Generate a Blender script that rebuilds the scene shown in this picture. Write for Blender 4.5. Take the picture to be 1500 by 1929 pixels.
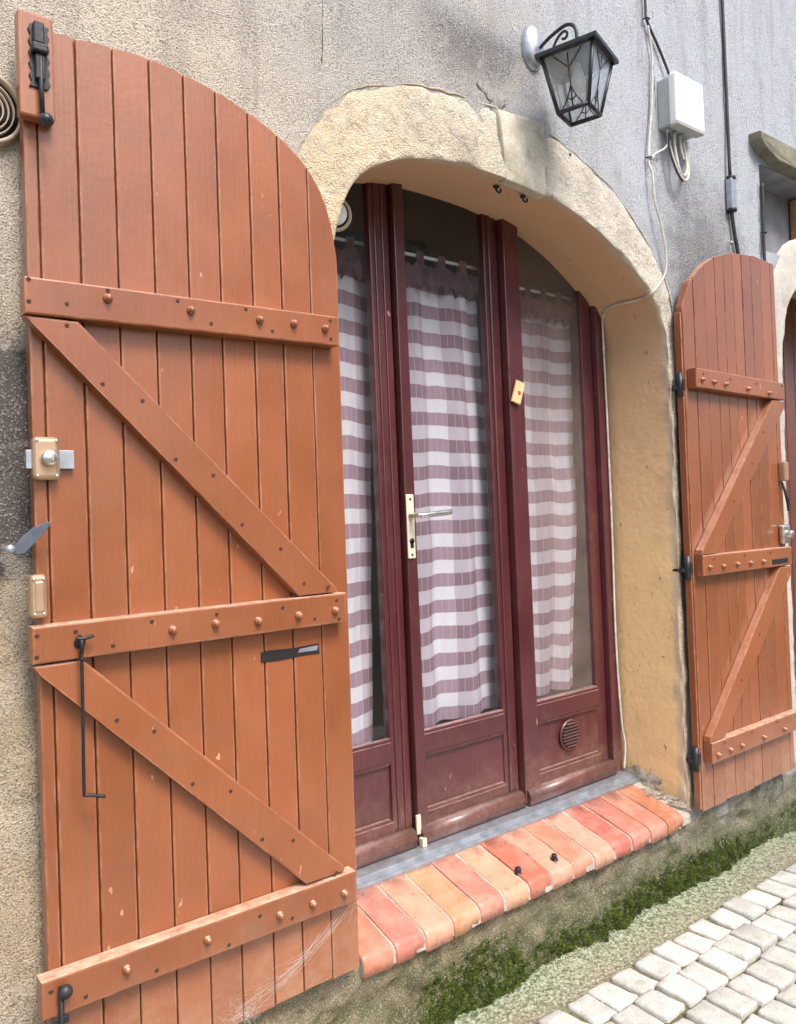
import bpy, bmesh, math, random
from mathutils import Vector, Matrix, noise
random.seed(7)
S = bpy.context.scene
for o in list(bpy.data.objects): bpy.data.objects.remove(o)
COL = S.collection

# ------------------------------------------------------------ camera, sky, sun, exposure
YAW, PITCH, ROLL = math.radians(37.8), math.radians(.23), math.radians(-2.35)
CAM = Vector((0, -1.75, 0))                       # eye level is z = 0, the lane lies at z = -1.45
fw = Vector((math.sin(YAW)*math.cos(PITCH), math.cos(YAW)*math.cos(PITCH), math.sin(PITCH)))
rt = Vector((math.cos(YAW), -math.sin(YAW), 0)); up = rt.cross(fw)
cr, sr = math.cos(ROLL), math.sin(ROLL)
ax, ay = cr*rt + sr*up, -sr*rt + cr*up
cam = bpy.data.objects.new('camera', bpy.data.cameras.new('camera')); COL.objects.link(cam)
m = Matrix((ax, ay, -fw)).transposed().to_4x4(); m.translation = CAM; cam.matrix_world = m
cam.data.sensor_fit = 'HORIZONTAL'; cam.data.sensor_width = 36; cam.data.lens = 36
cam.data.clip_start = .02; cam.data.clip_end = 500
S.camera = cam
S.render.resolution_x, S.render.resolution_y = 796, 1024

SUN = Vector((.0, -.60, .80)).normalized()        # direction towards the sun
w = bpy.data.worlds.new('World'); S.world = w; w.use_nodes = True
nt = w.node_tree; nt.nodes.clear()
sky = nt.nodes.new('ShaderNodeTexSky'); sky.sky_type = 'NISHITA'; sky.sun_disc = False
sky.sun_elevation = math.asin(SUN.z); sky.sun_rotation = math.atan2(SUN.x, SUN.y)
sky.air_density = 1.0; sky.dust_density = 4.0; sky.ozone_density = 1.0
bg = nt.nodes.new('ShaderNodeBackground'); bg.inputs[1].default_value = .115
wo = nt.nodes.new('ShaderNodeOutputWorld')
nt.links.new(sky.outputs[0], bg.inputs[0]); nt.links.new(bg.outputs[0], wo.inputs[0])
sd = bpy.data.lights.new('sun', 'SUN'); sd.energy = 1.5; sd.angle = math.radians(20); sd.color = (1, .95, .88)
so = bpy.data.objects.new('sun', sd); COL.objects.link(so)
so.rotation_euler = SUN.to_track_quat('Z', 'Y').to_euler(); so.location = SUN*8
S.view_settings.view_transform = 'Standard'; S.view_settings.look = 'None'
S.view_settings.exposure = 1.2; S.view_settings.gamma = 1; S.view_settings.use_curve_mapping = False

# ------------------------------------------------------------ helpers: nodes
class G:
    def __init__(s, name):
        s.m = bpy.data.materials.new(name); s.m.use_nodes = True; s.t = s.m.node_tree
        s.t.nodes.clear(); s.out = s.t.nodes.new('ShaderNodeOutputMaterial')
        s.tc = s.t.nodes.new('ShaderNodeTexCoord')
    def n(s, typ, ins=None, **kw):
        nd = s.t.nodes.new('ShaderNode'+typ)
        for k, v in kw.items(): setattr(nd, k, v)
        for k, v in (ins or {}).items(): s.set(nd.inputs[k], v)
        return nd
    def set(s, sock, v):
        if isinstance(v, bpy.types.NodeSocket): s.t.links.new(v, sock)
        elif isinstance(v, bpy.types.Node): s.t.links.new(v.outputs[0], sock)
        else:
            if isinstance(v, (tuple, list)) and len(v) == 3 and sock.type == 'RGBA': v = (*v, 1)
            sock.default_value = v
    @property
    def co(s): return s.tc.outputs['Object']
    def scaled(s, sc, co=None):
        return s.n('Mapping', {'Vector': co or s.co, 'Scale': sc})
    def noise(s, scale, detail=3, rough=.55, co=None, dist=0):
        return s.n('TexNoise', {'Vector': co or s.co, 'Scale': scale, 'Detail': detail, 'Roughness': rough, 'Distortion': dist}).outputs[0]
    def vor(s, scale, co=None, feature='F1', rnd=1, out=0):
        return s.n('TexVoronoi', {'Vector': co or s.co, 'Scale': scale, 'Randomness': rnd}, feature=feature).outputs[out]
    def ramp(s, f, a, b, lo=0., hi=1.):
        return s.n('MapRange', {'Value': f, 'From Min': a, 'From Max': b, 'To Min': lo, 'To Max': hi}, clamp=True).outputs[0]
    def mth(s, op, a, b=0., c=0.):
        return s.n('Math', {0: a, 1: b, 2: c}, operation=op).outputs[0]
    def mix(s, f, a, b, blend='MIX'):
        nd = s.n('Mix', data_type='RGBA', blend_type=blend)
        s.set(nd.inputs[0], f); s.set(nd.inputs[6], a); s.set(nd.inputs[7], b)
        return nd.outputs[2]
    def xyz(s, co=None): return s.n('SeparateXYZ', {0: co or s.co}).outputs
    def bump(s, h, dist, strength=1., nrm=None):
        d = {'Height': h, 'Distance': dist, 'Strength': strength}
        if nrm is not None: d['Normal'] = nrm
        return s.n('Bump', d).outputs[0]
    def bsdf(s, **k):
        d = {a.replace('_', ' '): b for a, b in k.items()}
        p = s.n('BsdfPrincipled', d); s.t.links.new(p.outputs[0], s.out.inputs[0]); return p

def mat_simple(name, col, rough=.5, metal=0., var=.12, scale=30, bump=.0006, spec=.5):
    g = G(name); f = g.noise(scale, 4)
    c2 = tuple(min(1, c*(1+var)) for c in col); c1 = tuple(c*(1-var) for c in col)
    c = g.mix(g.ramp(f, .3, .7), c1, c2)
    g.bsdf(Base_Color=c, Roughness=g.ramp(f, .3, .7, rough*.85, min(1, rough*1.15)), Metallic=metal,
           Specular_IOR_Level=spec, Normal=g.bump(f, bump))
    return g.m

def mat_paint(name, col, col2, rough, chips, grain=.0012, dust_glare=None, edge=False):
    """brush painted timber: vertical grain, slight colour drift, small pale knocks"""
    g = G(name)
    oi = g.n('ObjectInfo')
    off = g.n('VectorMath', {0: g.co, 1: g.n('CombineXYZ', {0: oi.outputs['Random'], 1: 0., 2: g.mth('MULTIPLY', oi.outputs['Random'], 7.)})}, operation='ADD').outputs[0]
    gr = g.noise(1, 5, .6, g.scaled((160, 160, 5), off), .6)
    br = g.noise(3.2, 4, .6, off)
    fine = g.noise(70, 3, .6, off)
    c = g.mix(g.ramp(br, .3, .72), col, col2)
    c = g.mix(g.ramp(gr, .35, .8, 0, .22), c, tuple(x*.62 for x in col))
    dirt = g.mth('MAXIMUM', g.mth('MULTIPLY', g.ramp(g.noise(9, 5, .7, off), .54, .76), .4), g.mth('MULTIPLY', g.ramp(g.noise(1, 4, .65, g.scaled((34, 34, 1.6), off)), .58, .8), .45))
    c = g.mix(dirt, c, (.16, .09, .06))
    zz = g.xyz(g.n('NewGeometry').outputs['Position'])[2]
    spl = g.mth('MULTIPLY', g.ramp(g.mth('ADD', zz, g.mth('MULTIPLY_ADD', g.noise(7, 4, .7, off), .5, -.25)), -.88, -1.15), g.ramp(g.noise(45, 4, .7, off), .3, .65, .1, .4))
    c = g.mix(spl, c, (.45, .30, .21))
    # fine dark marks and pale knocks where paint has been rubbed
    knock = g.mth('MULTIPLY', g.ramp(g.noise(55, 2, .5, g.scaled((1, 1, .4), off)), .735, .76), g.ramp(g.noise(4, 2, .5, off), .45, .6))
    c = g.mix(g.mth('MULTIPLY', knock, .7), c, chips)
    oi2 = g.mth('MULTIPLY_ADD', oi.outputs['Random'], .24, .86)
    c = g.n('HueSaturation', {'Color': c, 'Value': oi2}).outputs[0]
    if dust_glare:
        up_ = g.ramp(g.xyz(g.n('NewGeometry').outputs['Normal'])[2], .6, .95)
        c = g.mix(g.mth('MULTIPLY', up_, g.ramp(g.noise(28, 5, .7), .35, .62, .25, .8)), c, dust_glare)  # paler upward faces: dust plus skylight painted into the colour
    if edge:
        bv = g.n('Bevel', {'Radius': .004}, samples=3)
        dt = g.n('VectorMath', {0: bv.outputs[0], 1: g.n('NewGeometry').outputs['Normal']}, operation='DOT_PRODUCT').outputs['Value']
        ed = g.mth('MULTIPLY', g.ramp(dt, .985, .93), g.ramp(g.noise(16, 4, .7, off), .40, .62))
        c = g.mix(g.mth('MULTIPLY', ed, .75), c, chips)  # pale edge lines: worn paint plus painted-in highlights
    h = g.mth('ADD', g.mth('MULTIPLY', gr, .6), g.mth('MULTIPLY', fine, .5))
    h = g.mth('SUBTRACT', h, knock)
    g.bsdf(Base_Color=c, Roughness=g.ramp(br, .3, .7, rough-.05, rough+.1), Coat_Weight=.5, Coat_Roughness=.18, Normal=g.bump(h, grain))
    return g.m

def mat_plaster():
    g = G('plaster_wall'); x, y, z = g.xyz()
    big = g.noise(1.6, 3, .6); mid = g.noise(7, 4, .62); fine = g.noise(230, 2, .6); gran = g.noise(460, 1, .6)
    wob = g.mth('MULTIPLY_ADD', big, 1.4, -.7)
    beige, gray, cool, ochre = (.70, .62, .52), (.56, .54, .53), (.64, .69, .78), (.54, .41, .25)
    # old lime coat on the left, cement coat to the right
    fx = g.mth('ADD', g.mth('ADD', x, g.mth('MULTIPLY', z, .35)), wob)
    c = g.mix(g.ramp(fx, 1.05, 1.75), beige, gray)
    c = g.mix(g.ramp(fx, 2.05, 2.9), c, cool)  # bluish haze towards the right, put into the wall colour
    # ochre limewash coming through low on the left
    lo = g.ramp(g.mth('ADD', z, g.mth('MULTIPLY', wob, .35)), .75, .1)
    c = g.mix(g.mth('MULTIPLY', lo, g.ramp(x, 2.4, 1.5, 0, .8)), c, g.mix(g.ramp(mid, .35, .65), ochre, (.38, .31, .21)))
    # dark patch behind the free edge of the shutter
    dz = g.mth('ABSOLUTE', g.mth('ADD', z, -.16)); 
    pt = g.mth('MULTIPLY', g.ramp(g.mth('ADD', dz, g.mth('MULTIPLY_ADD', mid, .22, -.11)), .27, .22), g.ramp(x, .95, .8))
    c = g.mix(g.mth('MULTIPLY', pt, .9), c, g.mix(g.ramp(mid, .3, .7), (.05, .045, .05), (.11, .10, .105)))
    # weather streaks and grime
    st = g.noise(1, 5, .65, g.scaled((9, 9, 1.1)), .4)
    c = g.mix(g.ramp(st, .5, .78, 0, .55), c, (.16, .155, .16))
    c = g.mix(g.ramp(mid, .55, .8, 0, .4), c, (.22, .21, .21))
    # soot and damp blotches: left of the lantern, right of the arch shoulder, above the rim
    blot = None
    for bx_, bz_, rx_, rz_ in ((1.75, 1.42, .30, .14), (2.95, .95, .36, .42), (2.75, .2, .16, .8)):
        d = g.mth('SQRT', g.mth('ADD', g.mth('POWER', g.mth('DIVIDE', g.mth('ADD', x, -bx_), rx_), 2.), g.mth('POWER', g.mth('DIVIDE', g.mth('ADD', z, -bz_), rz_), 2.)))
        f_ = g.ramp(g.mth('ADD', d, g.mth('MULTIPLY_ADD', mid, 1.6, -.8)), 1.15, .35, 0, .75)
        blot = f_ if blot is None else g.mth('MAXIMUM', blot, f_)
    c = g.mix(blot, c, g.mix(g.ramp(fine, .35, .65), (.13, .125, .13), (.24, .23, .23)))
    pch = g.mth('MULTIPLY', g.ramp(g.noise(3.1, 2, .5, g.scaled((1, 1, 1.6)), 1.2), .56, .575, 0, .28), g.ramp(x, 2.6, 1.9))
    c = g.mix(pch, c, (.66, .60, .52))
    # pale scars where the coat has flaked
    fl = g.ramp(g.noise(11, 6, .7, dist=.5), .66, .72)
    c = g.mix(g.mth('MULTIPLY', fl, .55), c, (.66, .62, .56))
    # algae towards the ground
    al = g.ramp(g.mth('ADD', z, g.mth('MULTIPLY_ADD', mid, .4, -.2)), -1.08, -1.24)
    c = g.mix(g.mth('MULTIPLY', al, .85), c, g.mix(g.ramp(g.noise(14, 4, .65), .38, .62), (.09, .10, .03), (.31, .26, .15)))
    ms = g.mth('MULTIPLY', g.ramp(g.mth('ADD', z, g.mth('MULTIPLY_ADD', g.noise(9, 4, .7), .34, -.17)), -1.27, -1.40), g.ramp(x, 1.1, 1.5, .2, .9))
    c = g.mix(ms, c, g.mix(g.ramp(g.noise(60, 3, .6), .35, .65), (.035, .05, .012), (.13, .17, .04)))
    # grain of the thrown coat
    sp = g.ramp(fine, .33, .67)
    c = g.mix(g.ramp(sp, 0, .45, .65, 0), c, (.12, .11, .105))
    c = g.mix(g.ramp(sp, .62, 1, 0, .4), c, (.82, .78, .72))
    h = g.mth('ADD', g.mth('ADD', g.mth('MULTIPLY', fine, 1.), g.mth('MULTIPLY', gran, .4)), g.mth('MULTIPLY', g.noise(38, 2, .6), .6))
    g.bsdf(Base_Color=c, Roughness=.93, Specular_IOR_Level=.2, Normal=g.bump(h, .009))
    return g.m

def mat_band():
    g = G('arch_render'); x, y, z = g.xyz()
    mid = g.noise(6, 5, .6); fine = g.noise(240, 2, .6)
    c = g.mix(g.ramp(g.mth('ADD', x, g.mth('MULTIPLY_ADD', mid, 1.2, -.6)), 1.1, 1.9), (.70, .55, .36), (.68, .63, .55))
    c = g.mix(g.ramp(g.noise(13, 6, .68, dist=.6), .52, .74, 0, .6), c, (.80, .76, .69))
    c = g.mix(g.ramp(g.noise(5, 4, .7), .5, .72, 0, .7), c, (.30, .28, .25))
    c = g.mix(g.ramp(g.noise(22, 5, .7, dist=.8), .56, .66, 0, .5), c, (.24, .20, .15))
    c = g.mix(g.ramp(z, .75, -.2, 0, .7), c, (.46, .34, .20))
    c = g.mix(g.ramp(fine, .35, .48, .4, 0), c, (.2, .17, .13))
    c = g.mix(g.ramp(fine, .56, .7, 0, .35), c, (.86, .82, .75))
    h = g.mth('ADD', fine, g.mth('MULTIPLY', g.noise(26, 4, .7), 2.2))
    g.bsdf(Base_Color=c, Roughness=.92, Specular_IOR_Level=.2, Normal=g.bump(h, .008))
    return g.m

def mat_reveal():
    g = G('ochre_limewash'); x, y, z = g.xyz()
    b = g.noise(2.5, 5, .6); f = g.noise(40, 4, .6)
    c = g.mix(g.ramp(g.mth('ADD', z, g.mth('MULTIPLY_ADD', b, .8, -.4)), .7, -.2), (.62, .40, .25), (.90, .63, .33))  # soffit shading put into the colour: darker overhead, brighter down the jambs
    c = g.mix(g.ramp(g.noise(9, 6, .7), .5, .78, 0, .3), c, (.44, .28, .14))
    c = g.mix(g.ramp(g.noise(60, 2, .5, g.scaled((1, 1, .5))), .70, .74, 0, .6), c, (.16, .1, .06))
    # worn limewash near the arris, where the render shows
    c = g.mix(g.ramp(g.mth('ADD', y, g.mth('MULTIPLY_ADD', g.noise(16, 5, .7), .07, -.035)), .028, .006, 0, .8), c, (.55, .47, .36))
    g.bsdf(Base_Color=c, Roughness=.8, Specular_IOR_Level=.25, Normal=g.bump(g.mth('ADD', b, g.mth('MULTIPLY', f, .4)), .006))
    return g.m

def mat_stone(name, a, b, scale=12, rough=.9, bump=.004):
    g = G(name); oi = g.n('ObjectInfo').outputs['Random']
    off = g.n('VectorMath', {0: g.co, 1: g.n('CombineXYZ', {0: g.mth('MULTIPLY', oi, 9.), 1: oi, 2: 0.})}, operation='ADD').outputs[0]
    n1 = g.noise(scale, 6, .65, off); n2 = g.noise(190, 3, .6, off)
    c = g.mix(g.ramp(n1, .3, .7), a, b)
    c = g.mix(g.ramp(n2, .36, .5, .35, 0), c, tuple(v*.35 for v in a))
    c = g.n('HueSaturation', {'Color': c, 'Value': g.mth('MULTIPLY_ADD', oi, .3, .85)}).outputs[0]
    g.bsdf(Base_Color=c, Roughness=rough, Specular_IOR_Level=.25, Normal=g.bump(g.mth('ADD', n1, g.mth('MULTIPLY', n2, .35)), bump))
    return g.m

def mat_brick():
    g = G('glazed_brick'); oi = g.n('ObjectInfo').outputs['Random']
    off = g.n('VectorMath', {0: g.co, 1: g.n('CombineXYZ', {0: g.mth('MULTIPLY', oi, 5.), 1: oi, 2: oi})}, operation='ADD').outputs[0]
    c = g.n('ObjectInfo').outputs['Color']
    n = g.noise(14, 5, .65, off)
    c = g.mix(g.ramp(n, .42, .7, 0, .32), c, (.66, .47, .38))
    c = g.mix(g.ramp(g.noise(60, 4, .65, off), .6, .72, 0, .6), c, (.16, .08, .06))
    c = g.mix(g.ramp(g.noise(30, 5, .7, off), .52, .70, 0, .45), c, (.30, .17, .12))
    g.bsdf(Base_Color=c, Roughness=g.ramp(n, .3, .7, .16, .42), Normal=g.bump(g.mth('ADD', n, g.mth('MULTIPLY', g.noise(90, 3, .6, off), .3)), .0022))
    return g.m

def mat_curtain():
    g = G('gingham_cloth'); uv = g.n('UVMap').outputs[0]
    u, v, _ = g.xyz(uv)
    P = .094
    fr = g.mth('FRACT', g.mth('DIVIDE', v, P))
    band = g.ramp(g.mth('ABSOLUTE', g.mth('ADD', fr, -.5)), .24, .255)      # 1 = pale band
    cu = g.mth('FRACT', g.mth('DIVIDE', u, .25))
    colm = g.ramp(g.mth('ABSOLUTE', g.mth('ADD', cu, -.5)), .24, .26)
    lu = g.mth('FRACT', g.mth('DIVIDE', u, .0325))
    line = g.ramp(g.mth('ABSOLUTE', g.mth('ADD', lu, -.5)), .04, .06, 1, 0)
    pale = g.mix(colm, (.88, .82, .92), (.66, .56, .66))
    plum = g.mix(colm, (.43, .27, .36), (.29, .16, .22))
    plum = g.mix(g.mth('MULTIPLY', line, .45), plum, (.7, .6, .66))
    c = g.mix(band, plum, pale)
    we = g.noise(1, 2, .5, g.scaled((900, 900, 1), uv))
    c = g.mix(g.ramp(we, .3, .7, 0, .12), c, (.9, .85, .88))
    p = g.n('BsdfPrincipled', {'Base Color': c, 'Roughness': .85, 'Specular IOR Level': .15, 'Normal': g.bump(we, .0006)})
    tr = g.n('BsdfTranslucent', {'Color': c})
    mx = g.n('MixShader', {0: .2, 1: p, 2: tr}); g.t.links.new(mx.outputs[0], g.out.inputs[0])
    return g.m

def mat_glass(name, dust_glare=(.5, .5, .5), amount=.04, tint=(.93, .95, .95), rough=.015):
    g = G(name)
    d = g.n('BsdfDiffuse', {'Color': dust_glare}); t = g.n('BsdfTransparent', {'Color': tint})
    gl = g.n('BsdfGlossy', {'Color': (1, 1, 1), 'Roughness': rough, })
    n = g.noise(5, 3, .65)
    a = g.n('MixShader', {0: g.ramp(n, .3, .75, amount*.5, amount*1.6), 1: t, 2: d})
    fc = g.n('LayerWeight', {'Blend': .5}).outputs['Facing']
    f5 = g.mth('MULTIPLY_ADD', g.mth('POWER', fc, 5.), .9, .035)
    b = g.n('MixShader', {0: f5, 1: a, 2: gl})
    g.t.links.new(b.outputs[0], g.out.inputs[0]); return g.m

def mat_ground():
    g = G('lane_grit'); x, y, z = g.xyz()
    n1 = g.noise(4, 3, .6); n2 = g.noise(75, 2, .65); vo = g.vor(85)
    c = g.mix(g.ramp(vo, .1, .55), (.60, .55, .43), (.30, .26, .18))
    c = g.mix(g.ramp(n2, .35, .6, .6, 0), c, (.15, .13, .09))
    gr = g.ramp(g.mth('ADD', y, g.mth('MULTIPLY_ADD', n1, .16, -.08)), -.19, -.03)
    c = g.mix(g.mth('MULTIPLY', gr, .85), c, g.mix(g.ramp(n2, .4, .6), (.08, .12, .05), (.36, .42, .30)))
    # dark soil packed between the setts, mossy here and there
    c = g.mix(g.ramp(g.mth('ADD', y, g.mth('MULTIPLY_ADD', n1, .05, -.025)), -.15, -.20, 0, .85), c, g.mix(g.ramp(n1, .4, .6), (.10, .085, .055), (.10, .12, .05)))
    h = g.mth('ADD', g.mth('MULTIPLY', vo, -1.), n2)
    g.bsdf(Base_Color=c, Roughness=.88, Specular_IOR_Level=.3, Normal=g.bump(h, .005))
    return g.m

def mat_moss():
    g = G('moss'); n = g.noise(26, 4, .6); f = g.noise(220, 2)
    c = g.mix(g.ramp(n, .3, .7), (.045, .075, .014), (.17, .22, .045))
    c = g.mix(g.ramp(f, .5, .8, 0, .5), c, (.22, .24, .08))
    g.bsdf(Base_Color=c, Roughness=.9, Specular_IOR_Level=.15); return g.m

def mat_vent_leaf(): pass

PAINT = mat_paint('orange_brown_paint', (.235, .070, .023), (.315, .102, .040), .40, (.68, .36, .23), dust_glare=(.86, .58, .42), edge=True)
BURG = mat_paint('burgundy_paint', (.072, .015, .020), (.105, .026, .031), .34, (.45, .30, .26), .0008, dust_glare=(.36, .26, .24))
NDOOR = mat_paint('dark_red_door_paint', (.13, .035, .03), (.17, .05, .04), .4, (.4, .25, .2), .0008)
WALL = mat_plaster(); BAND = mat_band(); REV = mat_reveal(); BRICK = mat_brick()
KEY = mat_stone('keystone_stone', (.33, .31, .24), (.70, .65, .56), 11, .92, .007)
PALESTONE = mat_stone('pale_limestone', (.50, .47, .43), (.72, .69, .63), 10, .9, .006)
HOODSTONE = mat_stone('weathered_ledge_stone', (.20, .19, .15), (.38, .35, .28), 8, .9, .006)
MORT = mat_stone('crumbling_mortar', (.20, .16, .13), (.44, .38, .32), 30, .95, .008)
JOINT = mat_stone('sill_mortar', (.36, .33, .28), (.55, .50, .43), 30, .95, .003)
COB = mat_stone('granite_cobble', (.48, .47, .42), (.72, .71, .67), 16, .7, .005)
GRND = mat_ground(); MOSS = mat_moss(); CLOTH = mat_curtain()
GLASS = mat_glass('window_glass', amount=.012); DUSTY = mat_glass('dusty_window_glass', (.45, .36, .33), .12)
LGLASS = mat_glass('lantern_glass', (.6, .62, .66), .22)
IRON = mat_simple('dark_iron', (.035, .036, .042), .45, .55, .3, 60, .001)
BLACK = mat_simple('black_painted_iron', (.022, .024, .032), .42, 0, .3, 60, .0006)
ZINC = mat_simple('zinc_grey_metal', (.42, .45, .50), .38, .7, .2, 40, .0006)
ALU = mat_simple('aluminium_threshold', (.36, .39, .44), .45, .6, .2, 25, .0008)
STEEL = mat_simple('bright_steel', (.62, .60, .57), .28, .9, .1, 30, .0003)
BRONZE = mat_simple('champagne_metal', (.50, .34, .23), .36, .55, .08, 20, .0003)
CREAM = mat_simple('cream_anodised', (.74, .68, .54), .35, .2, .06, 20, .0002)
WHITEP = mat_simple('white_plastic', (.80, .82, .84), .4, 0, .04, 10, .0002)
GREYP = mat_simple('grey_plastic', (.42, .44, .45), .5, 0, .1, 15, .0004)
CABLEW = mat_simple('dirty_white_cable', (.58, .55, .50), .6, 0, .25, 30, .0003)
CABLEB = mat_simple('black_cable', (.03, .03, .036), .5, 0, .2, 30, .0003)
VENTP = mat_simple('beige_plastic', (.44, .36, .28), .5, 0, .1, 30, .0003)
DARK = mat_simple('dark_cavity', (.012, .011, .011), .9, 0, .2, 20, .0005)
TAGM = mat_simple('pale_wood_tag', (.66, .50, .27), .6, 0, .15, 40, .0004)
REDM = mat_simple('red_mark', (.45, .06, .04), .6)
ROOM = mat_simple('room_plaster', (.16, .15, .16), .9, 0, .1, 3, .001)
OPPO = mat_simple('opposite_render', (.22, .20, .19), .9, 0, .2, 3, .004)
OPPW = mat_simple('opposite_shutter_paint', (.16, .20, .22), .6, 0, .1, 8)
WEB = mat_simple('cobweb_silk', (.72, .68, .66), .7)
SOOTSHADE = mat_simple('shaded_sooty_niche', (.30, .30, .33), .9, 0, .3, 8, .004)  # grey carries soot and the shade under the ledge, painted in
WOODB = mat_simple('weathered_board', (.42, .22, .11), .6, 0, .2, 20)

# ------------------------------------------------------------ helpers: meshes
def finish(name, bm, mat, parent=None, smooth=False, shear=0.):
    if shear:
        for v in bm.verts: v.co.x += shear*v.co.z
    me = bpy.data.meshes.new(name)
    bmesh.ops.recalc_face_normals(bm, faces=bm.faces)
    bm.to_mesh(me); bm.free()
    if mat: me.materials.append(mat)
    if smooth:
        for p in me.polygons: p.use_smooth = True
    o = bpy.data.objects.new(name, me); COL.objects.link(o)
    if parent: o.parent = parent
    return o
def tag(o, label, cat, group=None, kind=None):
    if label: o['label'] = label
    if cat: o['category'] = cat
    if group: o['group'] = group
    if kind: o['kind'] = kind
    return o
S.cycles.max_bounces = 8; S.cycles.diffuse_bounces = 4; S.cycles.glossy_bounces = 3; S.cycles.transparent_max_bounces = 10
def thing(name, label, cat, loc=(0, 0, 0), group=None):
    o = bpy.data.objects.new(name, None); COL.objects.link(o); o.empty_display_size = .05
    o.location = loc
    return tag(o, label, cat, group)
def inst(o, name, parent, loc=None, rot=None, scale=None):
    c = o.copy(); c.name = name; COL.objects.link(c); c.parent = parent
    if loc is not None: c.location = loc
    if rot is not None: c.rotation_euler = rot
    if scale is not None: c.scale = scale
    return c
def add_box(bm, x0, x1, y0, y1, z0, z1, bev=0., seg=2):
    b = bmesh.new(); bmesh.ops.create_cube(b, size=1)
    for v in b.verts:
        v.co = Vector(((x0+x1)/2+v.co.x*(x1-x0), (y0+y1)/2+v.co.y*(y1-y0), (z0+z1)/2+v.co.z*(z1-z0)))
    if bev: bmesh.ops.bevel(b, geom=b.edges[:], offset=bev, segments=seg, affect='EDGES', profile=.5)
    join(bm, b); return bm
def join(bm, b, mtx=None):
    vs = [bm.verts.new(mtx @ v.co if mtx else v.co) for v in b.verts]
    b.verts.index_update()
    for f in b.faces:
        nf = bm.faces.new([vs[v.index] for v in f.verts]); nf.smooth = f.smooth
    b.free()
def box(*a, **k): return add_box(bmesh.new(), *a, **k)
def add_prism(bm, pts, y0, y1, bev=0., seg=2):
    """pts: outline in (x, z); y0 is the front (towards the lane)"""
    b = bmesh.new()
    f = [b.verts.new((x, y0, z)) for x, z in pts]; r = [b.verts.new((x, y1, z)) for x, z in pts]
    ff = b.faces.new(f); b.faces.new(r[::-1]); n = len(pts)
    for i in range(n): b.faces.new((f[i], r[i], r[(i+1) % n], f[(i+1) % n]))
    if bev: bmesh.ops.bevel(b, geom=list(ff.edges), offset=bev, segments=seg, affect='EDGES', profile=.5)
    join(bm, b); return bm
def prism(*a, **k): return add_prism(bmesh.new(), *a, **k)
def add_tube(bm, path, r, n=8, caps=True):
    P = [Vector(p) for p in path]; rs = r if isinstance(r, (list, tuple)) else [r]*len(P)
    prev = None; rings = []
    for i, p in enumerate(P):
        t = (P[min(i+1, len(P)-1)] - P[max(i-1, 0)]).normalized()
        if prev is None:
            a = t.orthogonal().normalized()
        else:
            a = (prev - t*prev.dot(t)).normalized()
        prev = a; c = t.cross(a)
        rings.append([bm.verts.new(p + rs[i]*(math.cos(2*math.pi*k/n)*a + math.sin(2*math.pi*k/n)*c)) for k in range(n)])
    for A, B in zip(rings, rings[1:]):
        for k in range(n):
            f = bm.faces.new((A[k], A[(k+1) % n], B[(k+1) % n], B[k])); f.smooth = True
    if caps: bm.faces.new(rings[0][::-1]); bm.faces.new(rings[-1])
    return bm
def tube(*a, **k): return add_tube(bmesh.new(), *a, **k)
def add_lathe(bm, prof, o, axis, n=20):
    """prof: (radius, height along axis)"""
    axis = Vector(axis).normalized(); a = axis.orthogonal().normalized(); c = axis.cross(a); o = Vector(o)
    rings = []
    for r, h in prof:
        if r < 1e-6: rings.append([bm.verts.new(o+axis*h)]); continue
        rings.append([bm.verts.new(o+axis*h+r*(math.cos(2*math.pi*k/n)*a+math.sin(2*math.pi*k/n)*c)) for k in range(n)])
    for A, B in zip(rings, rings[1:]):
        for k in range(n):
            l = (k+1) % n
            if len(A) == 1 and len(B) == 1: continue
            if len(A) == 1: vs = (A[0], B[k], B[l])
            elif len(B) == 1: vs = (A[k], A[l], B[0])
            else: vs = (A[k], A[l], B[l], B[k])
            bm.faces.new(vs).smooth = True
    return bm
def lathe(*a, **k): return add_lathe(bmesh.new(), *a, **k)
def smooth_path(pts, n=8):
    P = [Vector(p) for p in pts]; out = []
    for i in range(len(P)-1):
        p0, p1, p2, p3 = P[max(i-1, 0)], P[i], P[i+1], P[min(i+2, len(P)-1)]
        for k in range(n):
            t = k/n
            out.append(.5*((2*p1)+(p2-p0)*t+(2*p0-5*p1+4*p2-p3)*t*t+(3*p1-p0-3*p2+p3)*t**3))
    return out+[P[-1]]
def interp(pts, x):
    for (a, b), (c, d) in zip(pts, pts[1:]):
        if x <= c: return b+(d-b)*max(0, (x-a))/(c-a)
    return pts[-1][1]
def fbm(x, y, z, o=4): return noise.fractal(Vector((x, y, z)), .9, 2., o)

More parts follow.
